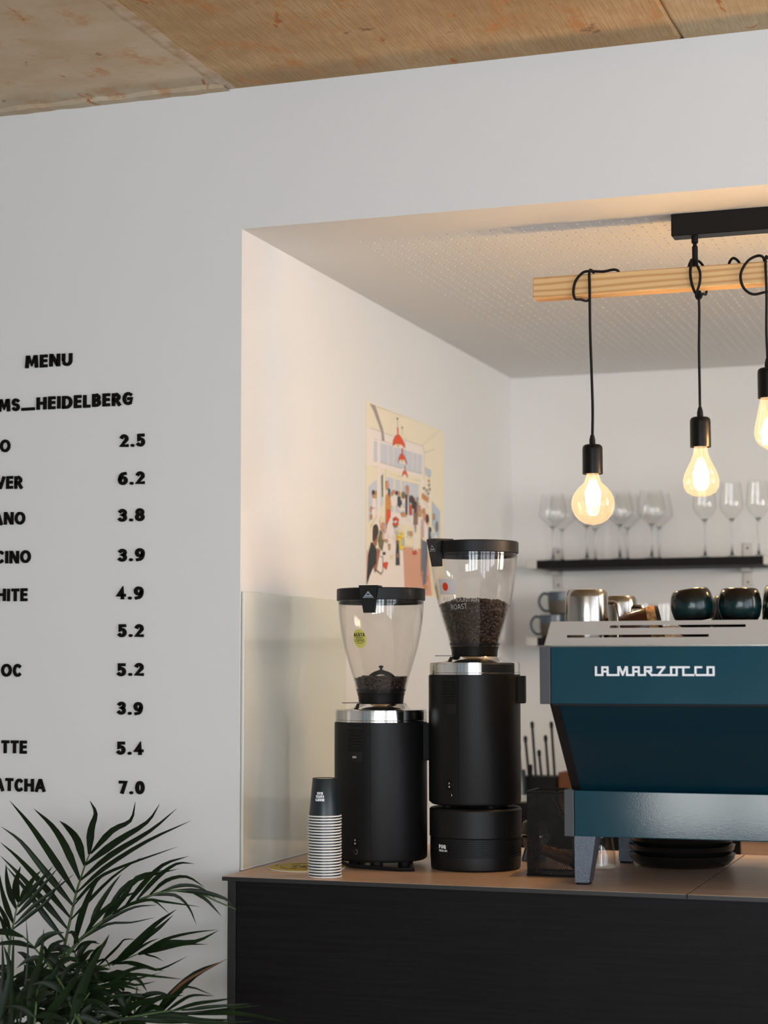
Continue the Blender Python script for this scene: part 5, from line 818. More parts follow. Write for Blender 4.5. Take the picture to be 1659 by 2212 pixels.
for s, z, xr, lab in (('O', 1.866, -.585, 'black letter O at the left edge beside the price 2.5'), ('VER', 1.779, -.551, 'black letters VER at the left edge beside the price 6.2'),
 ('ANO', 1.695, -.543, 'black letters ANO at the left edge beside the price 3.8'), ('CINO', 1.605, -.527, 'black letters CINO at the left edge beside the upper price 3.9'),
 ('HITE', 1.517, -.534, 'black letters HITE at the left edge beside the price 4.9'), ('OC', 1.342, -.547, 'black letters OC at the left edge beside the lower price 5.2'),
 ('TTE', 1.167, -.530, 'black letters TTE at the left edge beside the price 5.4'), ('ATCHA', 1.080, -.481, 'black letters ATCHA at the left edge beside the price 7.0')):
    letters('menu_item', lab, s, xr, z, .030, wsc=1.1)

# ------------------------------------------------------------------ poster on the niche wall
PCOL = dict(w=(238, 226, 216), b=(203, 206, 213), g=(164, 150, 146), r=(226, 82, 40), k=(46, 46, 48), s=(222, 150, 116), d=(84, 52, 42), c=(236, 224, 192), p=(226, 182, 172),
 f=(214, 160, 134), o=(216, 146, 72), y=(236, 206, 74), v=(120, 112, 74), n=(58, 62, 72), l=(176, 192, 208), t=(206, 150, 100), q=(150, 146, 136), m=(182, 198, 212), e=(232, 216, 180),
 h=(140, 108, 92), i=(206, 172, 168), j=(134, 126, 116), u=(104, 112, 130), z=(72, 48, 40), x=(168, 106, 76))
po = thing('wall_poster', 'illustrated paper poster of a cafe interior on the left niche wall', 'poster', (0, .832, 1.566))
MB().box(.0004, .0009, 0, .700, 0, .506).build('sheet', M['poster_paper'], po)
V = []; F = []; CO = []
for k, (c, fl) in enumerate(POSTER_PRINT):
    b = len(V); pts = list(zip(fl[0::2], fl[1::2])); x = .00095 + k * .000008
    for y, z in pts: V.append((x, max(.001, min(.699, y / 1000)), max(.001, min(.505, z / 1000)))); CO.append((*lin(PCOL[c]), 1))
    F.append(tuple(range(b, len(V))))
    if c not in 'wbcfqep':        # thin ink outline round the drawn figures
        n = len(pts); cy, cz = sum(p[0] for p in pts) / n, sum(p[1] for p in pts) / n; b = len(V)
        for p in pts:
            dy, dz = p[0] - cy, p[1] - cz; l = math.hypot(dy, dz) or 1
            for s in (.1, 1.0): V.append((x + .000005, max(.001, min(.699, (p[0] + dy / l * 2.6 * s) / 1000)), max(.001, min(.505, (p[1] + dz / l * 1.1 * s) / 1000)))); CO.append((*lin((74, 66, 60)), 1))
        for i in range(n): j = (i + 1) % n; F.append((b + 2 * i, b + 2 * i + 1, b + 2 * j + 1, b + 2 * j))
me = bpy.data.meshes.new('print'); me.from_pydata(V, [], F); ca = me.color_attributes.new('print', 'FLOAT_COLOR', 'POINT')
ca.data.foreach_set('color', [v for c in CO for v in c]); me.materials.append(M['print'])
o = bpy.data.objects.new('print', me); COL.objects.link(o); o.parent = po

# ------------------------------------------------------------------ coffee grinders
def beans(zf, r_of, zb, cx, cy, n_side, n_top, bump):
    """coffee beans heaped in a hopper: surface beans over a dark core"""
    mb = MB()
    tmpl_v = []; tmpl_f = []; A, B = 7, 4
    for j in range(B + 1):
        th = PI * j / B
        for i in range(A):
            ph = 2 * PI * i / A
            x, y, z = .0056 * math.cos(th), .0040 * math.sin(th) * math.cos(ph), .0030 * math.sin(th) * math.sin(ph)
            tmpl_v.append(Vector((x, y, z)))
    for j in range(B):
        for i in range(A): tmpl_f.append((j * A + i, j * A + (i + 1) % A, (j + 1) * A + (i + 1) % A, (j + 1) * A + i))
    def put(p, nrm):
        q = Vector((0, 0, 1)).rotation_difference(nrm) @ Matrix.Rotation(random.uniform(0, 2 * PI), 3, 'Z').to_quaternion()
        q = q @ Matrix.Rotation(random.uniform(-.7, .7), 3, 'X').to_quaternion()
        s = random.uniform(.85, 1.12)
        mb.add([tuple(q @ (v * s) + p) for v in tmpl_v], tmpl_f, True)
    for k in range(n_side):
        z = zb + (zf - zb) * random.random() ** .85; a = random.uniform(0, 2 * PI); r = r_of(z) - .0042 - random.uniform(0, .002)
        put(Vector((r * math.cos(a), r * math.sin(a), z)), Vector((math.cos(a), math.sin(a), .3)).normalized())
    R = r_of(zf) - .004
    for k in range(n_top):
        r = R * math.sqrt(random.random()); a = random.uniform(0, 2 * PI); x, y = r * math.cos(a), r * math.sin(a)
        put(Vector((x, y, zf + bump * (1 - (r / R) ** 2) + .004 * noise.noise(Vector((x * 40, y * 40, zf))) + random.uniform(-.002, .002))), Vector((random.uniform(-.4, .4), random.uniform(-.4, .4), 1)).normalized())
    zz = [zb + (zf - zb) * i / 5 for i in range(6)]
    mb.lathe([(0, zb)] + [(r_of(z) - .0075, z) for z in zz] + [(R * .5, zf + bump * .7 - .004), (0, zf + bump - .004)], 24)
    return mb

TRI = [(-.5, 0), (.5, 0), (0, .68)]
def grinder(cx, cy, z0, body_z, ring_z, flare_z, base_z, glass_z, lid_z, R, rt, camaz, seam_az, clip_az, label, prof, side_box, dz_port=False):
    """all z are absolute; local origin at (cx, cy, z0)"""
    g = thing('coffee_grinder', label, 'coffee grinder', (cx, cy, z0)); L = lambda z: z - z0
    b0, b1 = body_z
    body = MB().lathe([(0, L(b0)), (R - .006, L(b0)), (R - .002, L(b0) + .003), (R - .0005, L(b0) + .008), (R - .0005, L(b1)), (0, L(b1))], 64, sup=2.12).build('body', M['black_matte'], g)
    # service panel left of the seam, vents, switch
    a1 = seam_az; a0 = seam_az - math.radians(92)
    MB().lathe([(R - .003, L(b0) + .006), (R + .0012, L(b0) + .006), (R + .0012, L(b1) - .002), (R - .003, L(b1) - .002)], 26, a0=a0, a1=a1, sup=2.12).build('service_panel', M['black'], g)
    def tang(a, r, u, w): return (r * math.cos(a) - u * math.sin(a), r * math.sin(a) + u * math.cos(a), w)
    vc = camaz - math.radians(34); zt = L(b1) - .010
    vent = MB().lathe([(R, zt - .078), (R + .0022, zt - .076), (R + .0022, zt), (R, zt + .001)], 8, a0=vc - .19, a1=vc + .19).build('vent_plate', M['groove'], g)
    for k in range(8):
        z = zt - .006 - k * .0065
        MB().lathe([(R + .002, z - .0018), (R + .0042, z - .001), (R + .0042, z + .001), (R + .002, z + .0018)], 6, a0=vc - .17, a1=vc + .17).build('vent_slat', M['black'], vent)
    if dz_port: MB().prism([(-.005, -.0022), (.005, -.0022), (.005, .0022), (-.005, .0022)], lambda u, v: tang(vc, R + .002, u, zt - .066 + v), lambda u, v: tang(vc, R + .0032, u, zt - .066 + v)).build('data_port', M['alu'], vent)
    pa = camaz - math.radians(33); zs = L(b0) + .045
    def tang(a, r, u, w): return (r * math.cos(a) - u * math.sin(a), r * math.sin(a) + u * math.cos(a), w)
    sw = MB().lathe([(.0001, 0), (.0105, 0), (.0105, .003), (.0085, .004), (.0001, .004)], 20, axis=(math.cos(pa), math.sin(pa), 0), c=tang(pa, R - .001, 0, zs)).build('switch', M['black_satin'], g)
    mk = MB().prism([(-.0006, -.002), (.0006, -.002), (.0006, .002), (-.0006, .002)], lambda u, v: tang(pa, R + .0025, u, zs + .004 + v), lambda u, v: tang(pa, R + .0036, u, zs + .004 + v))
    mk.tube([tang(pa, R + .0034, .0016 * math.cos(t), zs - .0035 + .0016 * math.sin(t)) for t in [i * PI / 5 for i in range(10)]], .0004, 5, closed=True)
    mk.build('switch_mark', M['white'], sw)
    MB().tube([tang(pa, R + .001, .0052 * math.cos(t), zs - .0215 + .0052 * math.sin(t)) for t in [i * PI / 10 for i in range(20)]], .0009, 6, closed=True).build('lock_ring', M['chrome'], g)
    # side button box
    if side_box:
        a, dz = side_box
        o = MB().rbox(R - .005, R + .012, -.022, .022, L(b1) - .004 - dz, L(b1) - .003, .002).build('control_box', M['rubber'], g); o.rotation_euler = (0, 0, a)
    # polished ring and collar
    r0, r1 = ring_z
    MB().lathe([(R - .004, L(r0) - .001), (R + .0004, L(r0)), (R + .0004, L(r0) + .0032), (R - .0004, L(r0) + .0040), (R + .0002, L(r0) + .0048), (R + .0002, L(r1) - .0035), (R - .0006, L(r1) - .003), (R - .0006, L(r1) - .001), (R - .003, L(r1)), (.075, L(r1) + .0012), (.05, L(r1) + .0012)], 72).build('steel_ring', M['chrome'], g)
    MB().lathe([(.072, L(r1) + .001), (.063, L(r1) + .004), (.058, L(flare_z) - .001), (.056, L(flare_z) + .002)], 48).build('hopper_collar', M['chrome'], g)
    # hopper
    bz = L(flare_z); gb = L(base_z)
    MB().lathe([(0, bz), (.0495, bz), (.0505, bz + .003), (.0520, (bz + gb) / 2 + .004), (.0545, gb), (.0500, gb + .001), (0, gb + .001)], 48).build('hopper_foot', M['black'], g)
    n = len(prof); pr = [(r, L(z)) for z, r in prof]
    inner = [(r - .0022, z) for r, z in pr[::-1]]
    hop = MB().lathe(pr + inner + [pr[0]], 64).build('hopper', M['hopper'], g)
    MB().lathe([(prof[0][1] - .0015, L(prof[0][0]) + .002), (prof[0][1] + .0006, L(prof[0][0]) + .004), (prof[0][1] + .0014, L(prof[0][0]) + .0075), (prof[0][1] - .001, L(prof[0][0]) + .008)], 48).build('seal_ring', M['black'], hop)
    l0, l1 = L(lid_z[0]), L(lid_z[1])
    lid = MB().lathe([(rt - .006, l0), (rt + .001, l0), (rt + .0025, l0 + .001), (rt + .0025, l1 - .002), (rt + .0005, l1), (rt - .02, l1 + .0005), (0, l1 + .0005)], 64).build('lid', M['black'], g)
    MB().lathe([(rt - .0075, l0 - .0075), (rt - .003, l0 - .0075), (rt - .003, l0), (rt - .0075, l0)], 64).build('lid_gasket', M['rubber'], lid)
    # lid clip with its badge
    c = clip_az; wT, wB, hz = .0215, .0125, .061
    zT = l1 + .004; zB = zT - hz
    cl = MB().hexa([tang(c, rt + .001, -wT, zT), tang(c, rt + .001, wT, zT), tang(c, rt - .007, wB, zB), tang(c, rt - .007, -wB, zB)],
                   [tang(c, rt + .014, -wT, zT), tang(c, rt + .014, wT, zT), tang(c, rt + .006, wB, zB), tang(c, rt + .006, -wB, zB)])
    cl.add([tang(c, rt - .03, -wT, zT), tang(c, rt - .03, wT, zT), tang(c, rt + .014, wT, zT), tang(c, rt + .014, -wT, zT), tang(c, rt - .03, -wT, zT - .004), tang(c, rt - .03, wT, zT - .004), tang(c, rt + .005, wT, zT - .004), tang(c, rt + .005, -wT, zT - .004)], [(0, 1, 2, 3), (7, 6, 5, 4), (0, 4, 5, 1), (1, 5, 6, 2), (2, 6, 7, 3), (3, 7, 4, 0)])
    clip = cl.build('lid_clip', M['black'], g)
    def face(u, v, d):
        t = (zT - v) / hz; return tang(c, rt + .0142 - .008 * t + .0004 * d, u, v)
    bd = MB().prism(TRI, lambda u, v: face(u * .025, zT - .028 + v * .022, 0), lambda u, v: face(u * .025, zT - .028 + v * .022, 1)).build('badge', M['logo_grey'], clip)
    em = MB()
    for k in range(5):     # little crown of rays
        a = math.radians(90 + (k - 2) * 34); p0 = (.0012 * math.cos(a), .0012 * math.sin(a)); p1 = (.0048 * math.cos(a), .0048 * math.sin(a)); nx, ny = -math.sin(a) * .0005, math.cos(a) * .0005
        em.prism([(p0[0] - nx, p0[1] - ny), (p1[0] - nx * 1.6, p1[1] - ny * 1.6), (p1[0] + nx * 1.6, p1[1] + ny * 1.6), (p0[0] + nx, p0[1] + ny)], lambda u, v: face(u, zT - .0225 + v, 1.2), lambda u, v: face(u, zT - .0225 + v, 1.8))
    tx, tw = text_mb('MAHLKONIG', .09, .1, lambda u, v, d: face((u - 3.35) * .0026, zT - .0272 + v * .0024, 1.2 + .6 * d)); em.add(tx.v, tx.f)
    em.build('emblem', M['ink'], bd)
    # dosing flap that sticks out beside the collar
    fa = camaz - math.radians(80)
    fl = MB().prism([(.03, -.016), (.082, -.012), (.090, 0), (.082, .012), (.03, .016)], lambda u, v: (u * math.cos(fa) - v * math.sin(fa), u * math.sin(fa) + v * math.cos(fa), bz + .0035), lambda u, v: (u * math.cos(fa) - v * math.sin(fa), u * math.sin(fa) + v * math.cos(fa), bz + .0050)).build('shutter_plate', M['mug_olive'], g)
    return g, tang

CLx, CLy = .259, .207; CAZ = math.atan2(-3.985, 1.38)
PL = [(1.306, .0555), (1.330, .0605), (1.360, .0700), (1.385, .0775), (1.410, .0845), (1.440, .0905), (1.465, .0942), (1.490, .0966), (1.517, .0980)]
gl, tangL = grinder(CLx, CLy, CT, (.934, 1.241), (1.241, 1.2685), 1.279, 1.306, None, (1.514, 1.5415), .1035, .0985, CAZ, CAZ - math.radians(13), CAZ - math.radians(15), 'shorter black coffee grinder with a nearly empty hopper and yellow sticker', PL, (math.radians(8), .082), True)
for a in (40, 130, 220, 310):
    MB().lathe([(0, 0), (.012, 0), (.0135, .003), (.0125, .016), (0, .016)], 16, c=(.078 * math.cos(math.radians(a) + CAZ), .078 * math.sin(math.radians(a) + CAZ), .0002)).build('foot', M['rubber'], gl)
MB().lathe([(0, 0), (.013, 0), (.0145, .003), (.0135, .016), (0, .016)], 16, c=(.09 * math.cos(CAZ - .12), .09 * math.sin(CAZ - .12), .0002)).build('foot', M['rubber'], gl)
def rint(prof):
    def f(z):
        for (z0, r0), (z1, r1) in zip(prof, prof[1:]):
            if z <= z1: return r0 + (r1 - r0) * (z - z0) / (z1 - z0)
        return prof[-1][1]
    return f
fL = rint(PL)
bn = beans(1.336 - CT, lambda z: fL(z + CT) - .002, 1.308 - CT, 0, 0, 330, 330, .004).build('coffee_beans', M['bean'], None, fixn=False); bn.location = (CLx, CLy, CT)
tag(bn, 'shallow layer of roasted coffee beans in the shorter grinder hopper', 'coffee beans', kind='stuff')
# agitator arm that lies in the left hopper
ag = MB(); ag.tube(crom([(-.032, -.008, 1.332), (-.018, -.006, 1.346), (0, 0, 1.352), (.02, .004, 1.346), (.034, .008, 1.332)], 4), [.005] * 17, 8); ag.lathe([(.0001, 1.352), (.008, 1.352), (.008, 1.356), (.003, 1.358), (.003, 1.3615), (.0055, 1.363), (.0055, 1.366), (.0001, 1.368)], 16)
o = ag.build('hopper_agitator', M['black'], gl); o.location = (0, 0, -CT)
def on_hopper(prof, az, zc):
    f = rint(prof)
    def g(u, v, d):
        z = zc + v; r = f(z) + .0004 + .0003 * d; a = az + u / r
        return (r * math.cos(a), r * math.sin(a), z - CT)
    return g
# round yellow sticker with its lettering
g = on_hopper(PL, CAZ - math.radians(33), 1.4275)
st = MB(); n = 28; vs = [g(0, 0, 0)] + [g(.0178 * k / 2 * math.cos(2 * PI * i / n), .0215 * k / 2 * math.sin(2 * PI * i / n), 0) for k in (1, 2) for i in range(n)]
st.add(vs, [(0, 1 + i, 1 + (i + 1) % n) for i in range(n)] + [(1 + i, 1 + n + i, 1 + n + (i + 1) % n, 1 + (i + 1) % n) for i in range(n)])
sk = st.build('sticker', M['sticker'], gl, fixn=False); sk['label'] = 'round yellow sticker'
tx = MB()
for s, h, v0, hw, gp_, ws in (('AGATA', .0085, .0042, .09, .12, .78), ('SPECIALTY', .0028, .0002, .1, .22, 1), ('COFFEE', .0068, -.0080, .06, .16, .8), ('FULL MOUNTAIN ROAST', .0013, -.0112, .1, .1, 1)):
    w = text_width(s, hw, gp_, ws) * h; t, _ = text_mb(s, hw, gp_, lambda u, v, d, h=h, v0=v0, w=w: g(u * h - w / 2, v0 + v * h, 1 + d), ws); tx.add(t.v, t.f)
ac = MB().prism([(-.0012, .0132), (.0002, .0132), (.0012, .0152), (.0002, .0152)], lambda u, v: g(u, v, 1), lambda u, v: g(u, v, 2)); tx.add(ac.v, ac.f)
tx.build('sticker_lettering', M['brown_ink'], sk, fixn=False)

CRx, CRy, CRz = .479, .212, 1.0555; CAR = math.atan2(-3.99, 1.162)
PR = [(1.409, .0555), (1.433, .0605), (1.462, .0698), (1.487, .0770), (1.512, .0838), (1.540, .0893), (1.566, .0930), (1.592, .0955), (1.620, .0970)]
gr, tangR = grinder(CRx, CRy, CRz, (1.062, 1.347), (1.347, 1.374), 1.3845, 1.409, None, (1.617, 1.6435), .1012, .0975, CAR, CAR - math.radians(21), CAR - math.radians(58), 'taller black coffee grinder with a hopper half full of beans', PR, (math.radians(10), .06))
for a in (45, 135, 225, 315):
    MB().lathe([(0, 0), (.011, 0), (.011, .008), (0, .008)], 14, c=(.07 * math.cos(math.radians(a)), .07 * math.sin(math.radians(a)), 0)).build('foot', M['rubber'], gr)
fR = rint(PR)
bn = beans(1.502 - CRz, lambda z: fR(z + CRz) - .002, 1.412 - CRz, 0, 0, 1150, 520, .012).build('coffee_beans', M['bean'], None, fixn=False); bn.location = (CRx, CRy, CRz)
tag(bn, 'deep heap of glossy roasted beans in the taller grinder hopper', 'coffee beans', kind='stuff')
def on_R(az, zc):
    def g(u, v, d):
        z = zc + v; r = fR(z) + .0004 + .0003 * d; a = az + u / r
        return (r * math.cos(a), r * math.sin(a), z - CRz)
    return g
g = on_R(CAR - math.radians(43), 1.5405)
def patch(mb, g, w, h, d=0, nu=8, nv=4, rot=0.0):
    vs = []; 
    for j in range(nv + 1):
        for i in range(nu + 1): vs.append(g(-w / 2 + w * i / nu, -h / 2 + h * j / nv + rot * (-w / 2 + w * i / nu), d))
    mb.add(vs, [(j * (nu + 1) + i, j * (nu + 1) + i + 1, (j + 1) * (nu + 1) + i + 1, (j + 1) * (nu + 1) + i) for j in range(nv) for i in range(nu)]); return mb
sk = patch(MB(), g, .052, .034, 0, rot=-.03).build('sticker', M['pale_sticker'], gr, fixn=False); sk['label'] = 'white rectangular sticker with a red dot'
n = 20; vs = [g(0, 0, 1.2)] + [g(-.004 + .0086 * math.cos(2 * PI * i / n), .0005 + .0092 * math.sin(2 * PI * i / n), 1.2) for i in range(n)]
MB().add(vs, [(0, 1 + i, 1 + (i + 1) % n) for i in range(n)]).build('red_dot', M['red_dot'], sk, fixn=False)
g2 = on_R(CAR - math.radians(26), 1.5085); tx, w = text_mb('FULL MOUNTAIN', .045, .16, lambda u, v, d: g2((u - 4.6) * .0088, v * .0095 - .002 * u * .12, d))
tx.build('marker_lettering', M['chalk'], gr, fixn=False)
g3 = on_R(CAR - math.radians(27), 1.4895); tx, w = text_mb('ROAST', .06, .12, lambda u, v, d: g3((u - 1.8) * .0100, v * .0115 + .0006 * u, d), 1.0)
tx.build('marker_lettering', M['chalk'], gr, fixn=False)

# automatic tamper that carries the taller grinder
tp = thing('tamper_press', 'low ribbed black automatic tamper under the taller coffee grinder', 'tamper press', (CRx, CRy, CT)); R = .1015
MB().lathe([(0, .0005), (R - .006, .0005), (R - .003, .004), (R - .0015, .03), (R - .0015, .031)] + [(0, .031)], 64, sup=2.12).build('base', M['black_matte'], tp)
rb = MB().lathe([(R - .004, .0305), (R - .004, .0705)], 64, sup=2.12).build('rib_core', M['groove'], tp)
for k in range(9):
    z = .0325 + k * .0042
    MB().lathe([(R - .0045, z), (R - .0012, z + .0004), (R - .0012, z + .0026), (R - .0045, z + .003)], 64, sup=2.12).build('rib', M['black_matte'], rb)
MB().lathe([(0, .0705), (R - .002, .0705), (R, .0725), (R, .130), (R - .003, .134), (R - .012, .1350), (0, .1350)], 64, sup=2.12).build('housing', M['black_matte'], tp)
la = CAR - math.radians(44)
def onT(u, v, d):
    r = R + .0012 + .0004 * d; a = la + u / r; k = (abs(math.cos(a)) ** 2.12 + abs(math.sin(a)) ** 2.12) ** (-1 / 2.12)
    return (r * k * math.cos(a), r * k * math.sin(a), v)
patch(MB(), lambda u, v, d: onT(u, v + .046, -1), .032, .030).build('label_plate', M['black'], tp, fixn=False)
tx, w = text_mb('PUQ', .13, .12, lambda u, v, d: onT((u - 1.15) * .0085 - .001, .049 + v * .0085, d)); t2, w = text_mb('PRESS M3', .09, .1, lambda u, v, d: onT((u - 2.2) * .0042 - .001, .0425 + v * .0042, d)); tx.add(t2.v, t2.f)
tx.build('label_lettering', M['white'], tp, fixn=False)

# power cable along the counter
cb = MB().tube(crom([(.19, .135, CT + .010), (.235, .092, CT + .008), (.30, .085, CT + .006), (.345, .088, CT + .0045), (.372, .100, CT + .0045)], 6), .0042, 8).build('power_cable', M['rubber'])
tag(cb, 'black power cable lying across the worktop at the foot of the shorter grinder', 'cable')
# dark box behind, between the grinders
kb = thing('knock_box', 'low dark box between the two coffee grinders', 'box', (.40, .46, CT))
MB().rbox(-.075, .075, -.06, .06, 0, .065, .004).build('body', M['black'], kb); MB().rbox(-.079, .079, -.064, .064, .065, .073, .002).build('rim', M['mug_olive'], kb)

# ------------------------------------------------------------------ paper cups, nested upside down
def make_cup():
    c = thing('paper_cup', 'x', 'paper cup', (0, 0, 0))
    MB().lathe([(.0335, .0015), (.0262, .0800), (.0255, .0812), (.0247, .0805), (.0320, .0015)], 40).build('sleeve', M['cup'], c)
    MB().lathe([(.0243, .0796), (.0, .0796)], 32).build('base', M['cup_rim'], c)
    MB().tube([(.0348 * math.cos(i * PI / 20), .0348 * math.sin(i * PI / 20), .0017) for i in range(40)], .00165, 8, closed=True).build('rolled_rim', M['cup_rim'], c)
    return c
cupx, cupy = .222, -.054
cup0 = make_cup()
NC = 22
CUP_ORD = 'first second third fourth fifth sixth seventh eighth ninth tenth eleventh twelfth thirteenth fourteenth fifteenth sixteenth seventeenth eighteenth nineteenth twentieth twenty-first twenty-second'.split()
for i in range(NC):
    c = cup0 if i == 0 else copy_tree(cup0)
    c.location = (cupx + random.uniform(-.0006, .0006), cupy + random.uniform(-.0006, .0006), CT + .0001 + i * .00605); c.rotation_euler = (0, 0, random.uniform(0, 6))
    c['group'] = 'paper cups nested upside down on the counter'
    c['label'] = 'white-rimmed dark paper cup nested in the counter stack, %s from the bottom' % CUP_ORD[i]
    if i == 0: c['label'] = 'lowest paper cup of the stack, its white rim resting on the worktop'
    if i == NC - 1:
        c['label'] = 'topmost dark paper cup of the upturned stack, with white lettering'; c.rotation_euler = (0, 0, 0)
        az = math.atan2(-3.72, 1.42) - math.radians(21)
        def onC(u, v, d):
            r = .0335 + (.0262 - .0335) * (v - .0015) / .0785 + .0002 + .0002 * d; a = az + u / r
            return (r * math.cos(a), r * math.sin(a), v)
        tx = MB()
        for k, (s, ws) in enumerate((("MON'S", .95), ('CAFE&', .85), ('BAR', 1.0))):
            h = .0058; w = text_width(s, .15, .1, ws) * h; z = .0395 + k * .0068
            t, _ = text_mb(s, .15, .1, lambda u, v, d, h=h, w=w, z=z: onC(w / 2 - u * h, z - v * h, d), ws); tx.add(t.v, t.f)
        tx.build('lettering', M['white'], c, fixn=False)

# yellow round card on a white one
dc = thing('round_coaster', 'large round yellow printed card lying beside the paper cup stack', 'coaster', (.126, .086, CT))
MB().lathe([(0, 0), (.0845, 0), (.0850, .0012), (.0845, .0024), (0, .0024)], 56).build('white_disc', M['paper_white'], dc)
MB().lathe([(0, .0024), (.0835, .0024), (.0835, .0034), (0, .0034)], 56).build('yellow_disc', M['yellow'], dc)
pr = MB()
for r, a, b in ((.058, 20, 150), (.058, 200, 330), (.03, 0, 110), (.03, 140, 300), (.044, 60, 95), (.044, 240, 262), (.075, 170, 182), (.012, 0, 300)):
    pr.tube([(r * math.cos(math.radians(t)), r * math.sin(math.radians(t)), .0034) for t in range(a, b, 4)], .0008, 4)
t, w = text_mb('AGATA', .1, .12, lambda u, v, d: ((u - 1.8) * .02, v * .016 - .008, .0034 + .0002 * d)); pr.add(t.v, t.f)
pr.build('print', M['brown_ink'], dc, fixn=False)

# ------------------------------------------------------------------ espresso machine
X0, X1 = .738, 1.448; YU, YL = -.220, -.030
em = thing('espresso_machine', 'large teal espresso machine with a steel cup rail and white lettering', 'espresso machine', ((X0 + X1) / 2, .2, CT)); EM = Vector((-(X0 + X1) / 2, -.2, -CT))
def part(mb, name, m, parent=None, fixn=True):
    o = mb.build(name, m, parent or em, fixn)
    if parent is None: o.location = EM
    return o
up = part(MB().rbox(X0 + .0225, X1 - .0225, YU, YU + .03, 1.2925, 1.4035, .0018), 'back_panel', M['teal'])
for a in (X0, X1 - .0215): part(MB().rbox(a, a + .0215, YU - .001, .36, 1.2915, 1.4040, .0015), 'end_cap', M['grey_cap'])
part(MB().box(X0 + .02, X1 - .02, YU + .03, .36, 1.294, 1.402), 'boiler_housing', M['black'])
part(MB().box(X0 + .025, X1 - .025, YU + .004, YU + .03, 1.2885, 1.2925), 'shadow_gap', M['groove'])
# slanted apron between the two bars, with its black side frames
def slab(xa, xb, y0, z0, y1, z1, t):
    return MB().hexa([(xa, y0, z0), (xb, y0, z0), (xb, y1, z1), (xa, y1, z1)], [(xa, y0 + t, z0 + t * .2), (xb, y0 + t, z0 + t * .2), (xb, y1 + t, z1 + t * .2), (xa, y1 + t, z1 + t * .2)])
part(slab(X0 + .033, X1 - .033, -.200, 1.290, -.016, 1.110, .012), 'apron_panel', M['teal_shaded'])
for a in (X0 + .016, X1 - .034):
    part(slab(a, a + .018, -.205, 1.2925, -.019, 1.111, .05), 'side_frame', M['black_matte'])
part(MB().hexa([(X0 + .03, -.15, 1.29), (X1 - .03, -.15, 1.29), (X1 - .03, .34, 1.29), (X0 + .03, .34, 1.29)], [(X0 + .03, .02, 1.105), (X1 - .03, .02, 1.105), (X1 - .03, .34, 1.105), (X0 + .03, .34, 1.105)]), 'core_housing', M['black'])
low = part(MB().rbox(X0 + .0225, X1 - .0225, YL, YL + .03, 1.018, 1.1115, .0018), 'base_panel', M['teal'])
for a in (X0 + .001, X1 - .0215): part(MB().rbox(a, a + .0205, YL - .001, .46, 1.0175, 1.1125, .0015), 'base_end_cap', M['grey_cap'])
part(MB().box(X0 + .02, X1 - .02, YL + .03, .46, 1.020, 1.108), 'base_tray', M['black'])
for x, y in ((X0 + .022, YL), (X0 + .022, .405), (X1 - .067, YL), (X1 - .067, .405)):
    fl = 1 if x < 1 else -1; w0, w1 = .044, .029; xa = x if fl == 1 else x + .044 - w0; xb0 = x if fl == 1 else x + .044 - w1
    d0, d1 = .060, .040
    lg = MB().hexa([(xb0, y + .002, .9245), (xb0 + w1, y + .002, .9245), (xb0 + w1, y + d1, .9245), (xb0, y + d1, .9245)], [(xa, y, 1.0185), (xa + w0, y, 1.0185), (xa + w0, y + d0, 1.0185), (xa, y + d0, 1.0185)])
    l = part(lg, 'leg', M['leg'])
    MB().box(xb0 + .002, xb0 + w1 - .002, y + .004, y + d1 - .002, CT, .9247).build('rubber_foot', M['rubber'], l)
# cup rail: brushed steel, slotted
def railpt(x, t, off=0.0):      # t: 0 bottom .. 1 top; the rail leans back
    return (x, -.208 + .013 * t + off, 1.4065 + .0475 * t)
rail = MB(); xs_up = (.8745, 1.1390); xs_lo = (.7895, 1.0690)
def rp4(xa, xb, ta, tb):
    ins = lambda t: .010 * t
    q = []
    for x, t in ((xa, ta), (xb, ta), (xb, tb), (xa, tb)):
        xx = x + ins(t) if x == X0 + .006 else (x - ins(t) if x == X1 - .006 else x); q.append((xx, t))
    rail.hexa([railpt(x, t) for x, t in q], [railpt(x, t, .002) for x, t in q])
A, B = X0 + .006, X1 - .006
rp4(A, B, 0, .32); rp4(A, xs_lo[0], .32, .43); rp4(xs_lo[1], B, .32, .43); rp4(A, B, .43, .71); rp4(A, xs_up[0], .71, .82); rp4(xs_up[1], B, .71, .82); rp4(A, B, .82, 1)
part(rail, 'cup_rail', M['rail_steel'])
for s, xx in ((1, X0 + .006), (-1, X1 - .006)):
    part(MB().hexa([(xx, -.208, 1.4065), (xx + s * .010, -.195, 1.454), (xx + s * .010, .33, 1.454), (xx, .36, 1.4065)], [(xx + s * .002, -.208, 1.4065), (xx + s * .012, -.195, 1.454), (xx + s * .012, .33, 1.454), (xx + s * .002, .36, 1.4065)]), 'rail_side', M['rail_steel'])
part(MB().hexa([(X0 + .006, .36, 1.4065), (X1 - .006, .36, 1.4065), (X1 - .016, .33, 1.454), (X0 + .016, .33, 1.454)], [(X0 + .006, .362, 1.4065), (X1 - .006, .362, 1.4065), (X1 - .016, .332, 1.454), (X0 + .016, .332, 1.454)]), 'rail_front', M['rail_steel'])
part(MB().box(X0 + .01, X1 - .01, -.204, .357, 1.4035, 1.4080), 'cup_tray', M['steel'])
